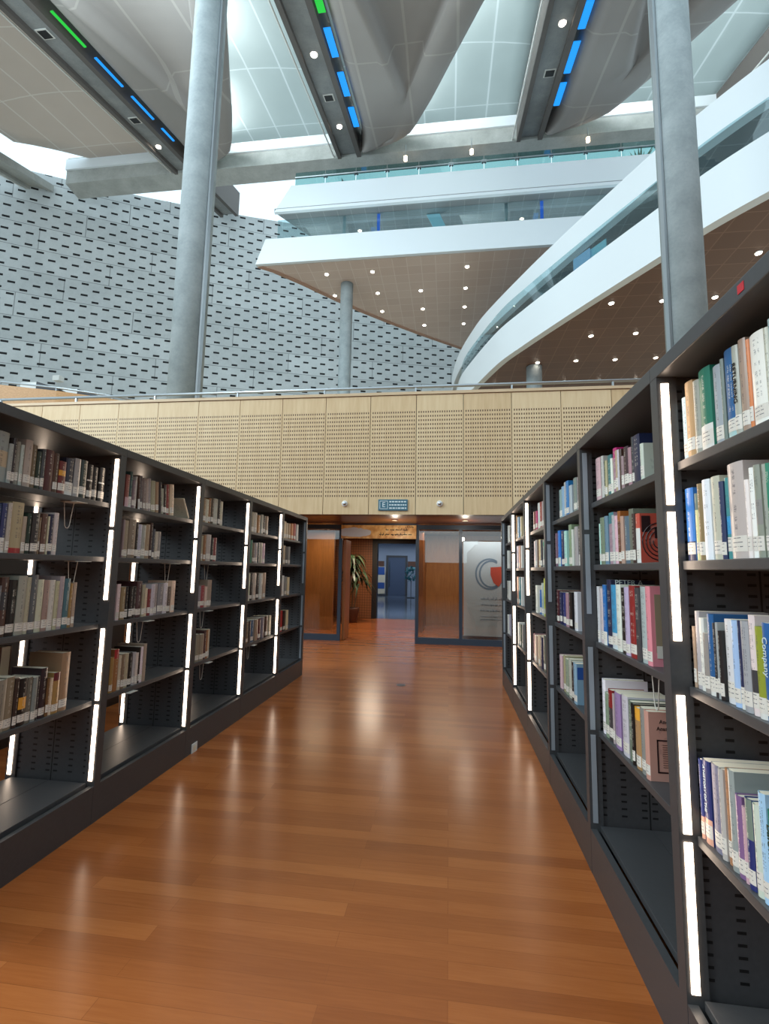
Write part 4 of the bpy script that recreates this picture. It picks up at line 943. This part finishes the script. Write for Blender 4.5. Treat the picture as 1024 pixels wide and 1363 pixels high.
# ------------------------------------------------------------------ curved terraces on the right
B2 = [(1024, 253.6), (940, 301), (878, 341), (792.4, 395.8), (739, 430.7), (697, 459), (662, 484.5), (628.8, 517.7)]
B1 = [(1024, 130.7), (932, 196.7), (874, 242), (809, 297), (759, 339.4), (699.4, 392.5), (646.4, 443.5), (626.4, 468.8), (613, 490)]
C2 = [tuple(on(x, y, 2, 12.5)[:2]) for x, y in B2]; C1 = [tuple(on(x, y, 2, 15.6)[:2]) for x, y in B1]
def smoothc(P, n=6):
    out = []
    for i in range(len(P)-1):
        p0 = P[max(i-1, 0)]; p1 = P[i]; p2 = P[i+1]; p3 = P[min(i+2, len(P)-1)]
        for j in range(n):
            t = j/n
            out.append(tuple(.5*((2*p1[a])+(-p0[a]+p2[a])*t+(2*p0[a]-5*p1[a]+4*p2[a]-p3[a])*t*t+(-p0[a]+3*p1[a]-3*p2[a]+p3[a])*t**3) for a in (0, 1)))
    return out+[P[-1]]
C2 = smoothc([(13.5, 9.3), (11.2, 11.7)]+C2+[(.75, 31.5), (.45, 34.5)]); C1 = smoothc([(13.8, 9.6), (11.4, 12.0)]+C1+[(.4, 35.5), (.2, 38)])
def band(name, C, z0, z1, lab, th=.35, lean=0.):
    secs = []
    for i, (x, y) in enumerate(C):
        a = Vector(C[min(i+1, len(C)-1)])-Vector(C[max(i-1, 0)]); n = Vector((a.y, -a.x)).normalized()
        if n.x < 0: n = -n
        secs.append([(x, y, z0), (x+n.x*th, y+n.y*th, z0), (x+n.x*(th+lean), y+n.y*(th+lean), z1), (x+n.x*lean, y+n.y*lean, z1)])
    o = struct(name, MB().sweep(secs), MAT['white'], label=lab)
    return o
band('wall_curve_lower', C2, 12.48, 14.3, 'white curved lower parapet'); band('wall_curve_upper', C1, 15.58, 16.85, 'white curved upper parapet')
poly_slab('ceiling_curve_lower', [(x+.05, y) for x, y in C2]+[(.6, 40), (22, 40), (22, 9)], 12.5, 12.9, MAT['soffit'], 'brown timber soffit with grid joints and spotlights')
poly_slab('ceiling_curve_upper', [(x+.05, y) for x, y in C1]+[(.5, 41), (22, 41), (22, 9.4)], 15.6, 15.8, MAT['darkgrid'], 'grey ceiling above the curved lower parapet')
secs = []; secb = []
for i, (x, y) in enumerate(C2):
    a = Vector(C2[min(i+1, len(C2)-1)])-Vector(C2[max(i-1, 0)]); n = Vector((a.y, -a.x)).normalized()
    if n.x < 0: n = -n
    secs.append([(x+n.x*q, y+n.y*q, z) for q, z in ((.25, 14.3), (.28, 14.3), (.28, 15.59), (.25, 15.59))])
    secb.append([(x+n.x*q, y+n.y*q, z) for q, z in ((4., 12.9), (4.2, 12.9), (4.2, 15.6), (4., 15.6))])
struct('window_4', MB().sweep(secs), MAT['darkglass'], label='tinted glazing along curved terrace')
struct('wall_curve_back', MB().sweep(secb), MAT['corrwall'], label='grey back wall of curved terrace')
for i, (px, py, L) in enumerate(((755, 347, 'lit screen nearer the tip behind the curved terrace glazing'), (776, 335, 'pale panel beside the lit screen behind the curved terrace glazing'))):
    p = on(px, py, 2, 14.75)
    t = empty('display_screen', (p.x+.7, p.y+.35, 13.9)); t.rotation_euler = (0, 0, -1.0); tag(t, L, 'screen')
    put('panel', MB().box(-.45, .45, -.03, .03, .3, 1.35), MAT['screen' if i == 0 else 'skyblue'], t, bev=.02); put('stand', MB().box(-.06, .06, -.06, .06, -.95, .3), MAT['darkgrey'], t)
for i, (px, py) in enumerate(((715.7, 482), (767, 479.6), (751, 507), (657.7, 510.5), (814, 403), (787, 446.5), (846.5, 443), (819, 478), (873, 475.6), (750.6, 506.6), (798, 505.6), (846.5, 504), (952, 395), (1010, 336), (882, 399.6))):
    if i == 9: continue
    spot(px, py, (0, 0, 12.5), (0, 0, 1), ['spotlight of the brown soffit right above the short column', 'spotlight of the brown soffit in the row just beyond the short column', 'low spotlight of the brown soffit, next to the handrail near the short column', 'lowest spotlight of the brown soffit at the narrow end by the white band', 'large spotlight of the brown soffit close to the white band edge',
        'spotlight of the brown soffit, second from the white band edge', 'spotlight of the brown soffit just before the tall right column', 'spotlight of the brown soffit above the fifth perforated panel', 'spotlight of the brown soffit peeping over the bookcase header', '', 'low spotlight of the brown soffit, second from the bookcase header', 'low spotlight of the brown soffit, closest to the bookcase header',
        'bright spotlight of the brown soffit just beyond the tall right column', 'largest spotlight of the brown soffit above the bookcase header', 'spotlight of the brown soffit half hidden by the tall right column'][i], .1, 'spot', 'spotlights of the brown soffit')
poly_slab('ceiling_curve_near', [(7.5, -9), (22, -9), (22, 9.2), (14.5, 9.2), (9.5, 4)], 12.5, 12.9, MAT['soffit'], 'unseen brown timber soffit overhead, added to block light from the right')  # out of view, added to keep sky light off the left row
# left-hand balcony further back, with two floodlight boxes
pl = [tuple(on(x, y, 2, 8.)[:2]) for x, y in ((-120, 503), (-50, 507), (0, 512), (75, 520), (150, 531), (215, 543), (270, 556))]
secs = []
for x, y in pl: secs.append([(x, y, 4.2), (x-.3, y+.3, 4.2), (x-.3, y+.3, 8.), (x, y, 8.)])
struct('floor_balcony_far', MB().sweep([[(x-.31, y+.31, 7.5), (x-2.5, y+3, 7.5), (x-2.5, y+3, 7.69), (x-.31, y+.31, 7.69)] for x, y in pl]), MAT['darkgrey'])
struct('wall_balcony_far', MB().sweep(secs), MAT['wood'], label='distant timber balcony front on the left side')
t = empty('handrail', (0, 0, 0)); tag(t, 'steel handrail of the distant timber balcony beyond the left bookcases', 'handrail')
put('rail', MB().tube([(x-.1, y+.1, 8.16) for x, y in pl], .035, 8), MAT['railm'], t)
for x, y in pl: put('rail_post', MB().box(x-.12, x-.08, y+.08, y+.12, 8.0, 8.14), MAT['railm'], t)
for i, (px, py) in enumerate(((26, 513), (84, 523))):
    p = on(px, py, 2, 8.0); t = empty('floodlight', (p.x-.5, p.y+1.1, 7.7)); tag(t, 'white floodlight box with dark hood on the distant balcony, '+('nearer the picture edge' if i == 0 else 'nearer the tall column'), 'floodlight')
    put('housing', MB().box(-.35, .35, -.25, .25, .42, .78), MAT['whitep'], t, bev=.02)
    put('stand', MB().box(-.06, .06, -.06, .06, 0, .42), MAT['darkgrey'], t)
    put('hood', MB().hexa([(.36, -.25, .42), (.36, .25, .42), (.36, .25, .8), (.36, -.25, .8)], [(1.3, -.2, .42), (1.3, .2, .42), (1.3, .2, .5), (1.3, -.2, .5)]), MAT['darkgrey'], t)
a0 = -68.3; p = Vector(wpt(a0, 0)); d_ = ray(79, 508)
import mathutils
hx = None
for q in range(20, 900):
    P = CP+d_*(q*.1)
    if math.hypot(P.x-WX, P.y-WY) > WR-.9: hx = P+Vector((.35, -.5, 0)); break
t = empty('security_camera', hx); tag(t, 'small white security camera on the slotted concrete wall', 'camera')
put('housing', MB().box(-.28, .28, -.25, .25, -.2, .2), MAT['whitep'], t, bev=.04); put('bracket', MB().box(-.08, .08, .2, .42, -.05, .25), MAT['black'], t)
# ------------------------------------------------------------------ light
w = bpy.data.worlds.new('sky'); SC.world = w; w.use_nodes = True
bg = w.node_tree.nodes['Background']; bg.inputs[0].default_value = (.73, .91, 1.0, 1); bg.inputs[1].default_value = 1.42
def area(name, loc, rot, sx, sy, en, col=(1, 1, 1)):
    l = bpy.data.lights.new(name, 'AREA'); l.shape = 'RECTANGLE'; l.size = sx; l.size_y = sy; l.energy = en; l.color = col
    o = bpy.data.objects.new(name, l); COL.objects.link(o); o.location = loc; o.rotation_euler = rot; return o
lo = area('skylight', (-17, -3, 13), (0, 0, 0), 9, 9, 2600, (.84, .95, 1.)); lo.rotation_euler = (Vector((2, 4, 1.5))-Vector((-17, -3, 13))).to_track_quat('-Z', 'Y').to_euler()  # added light for the right bookcases, no roof opening stands here
lo = area('skylight', (-15, 11, 22.5), (0, 0, 0), 8, 3, 2000, (.78, .94, 1.)); lo.rotation_euler = (Vector((0, 28, 21))-Vector((-15, 11, 22.5))).to_track_quat('-Z', 'Y').to_euler()  # added light for the terrace parapets, hung out of view under the roof
# skylight glazing between each shell and the roof panel, facing the panel
for i, e in ((1, 2200), (2, 2200), (3, 2200)):
    x0 = BX[i]+1.65
    for y, w_ in ((26.5, 4.3), (20.5, 7.0), (14.5, 9.3)):
        area('skylight', (x0+w_-1.0, y, zr(y, 1.45)), (0, math.radians(-115), math.radians(22)), .5, 4.6, e/3, (.86, .97, 1.))
for x in (-9, -5, -1, 3, 7, 11): area('terrace_fill_light', (x, 28.6, 21.0), (PI, 0, 0), 1.5, 1.2, 60, (.9, .97, 1.))  # added fill from below for the terrace ceiling, no real lamps here
for q in range(12, len(C2)-6, 9):
    x, y = C2[q]; area('terrace_fill_light', (x+1.5, y+.8, 13.1), (PI, 0, 0), 1., 1., 16, (.9, .97, 1.))  # same added upward fill behind the curved parapet
area('vestibule_lamp', (-2.9, 10.8, 2.33), (0, 0, 0), .6, .6, 18, (1, .82, .6))
area('vestibule_lamp', (-2.0, 12.8, 2.33), (0, 0, 0), .5, .5, 40, (1, .82, .62))
area('vestibule_lamp', (-.1, 11.6, 2.33), (0, 0, 0), 1., .5, 26, (1, .86, .68))
area('vestibule_lamp', (.9, 10.05, 2.33), (math.radians(25), 0, 0), 1.4, .3, 22, (.86, .93, 1.))  # added only to brighten the banner
area('corridor_lamp', (-2.5, 15.8, 2.78), (math.radians(35), 0, 0), 4., 1.2, 260, (.78, .88, 1.))
area('corridor_lamp', (-2.5, 25.9, 2.8), (0, 0, 0), 5., .6, 50, (.78, .88, 1.))
for x in (-1.0, .3):
    t = empty('ceiling_downlight', (x, 8.95, 2.36)); tag(t, 'small downlight in the dark soffit '+('before the entrance' if x < 0 else 'before the glass screen'), 'downlight')
    put('rim', MB().cyl(0, 0, -.012, -.0005, .06, 20), MAT['chrome'], t); put('lens', MB().cyl(0, 0, -.016, -.0125, .045, 20), MAT['cream'], t)
    pl_ = bpy.data.lights.new('downlight', 'POINT'); pl_.energy = 9; pl_.color = (1, .87, .7); pl_.shadow_soft_size = .04
    lo_ = bpy.data.objects.new('downlight', pl_); COL.objects.link(lo_); lo_.location = (x, 9.0, 2.12)
print('books', NB[0], 'stuff books', len(FARLIST))
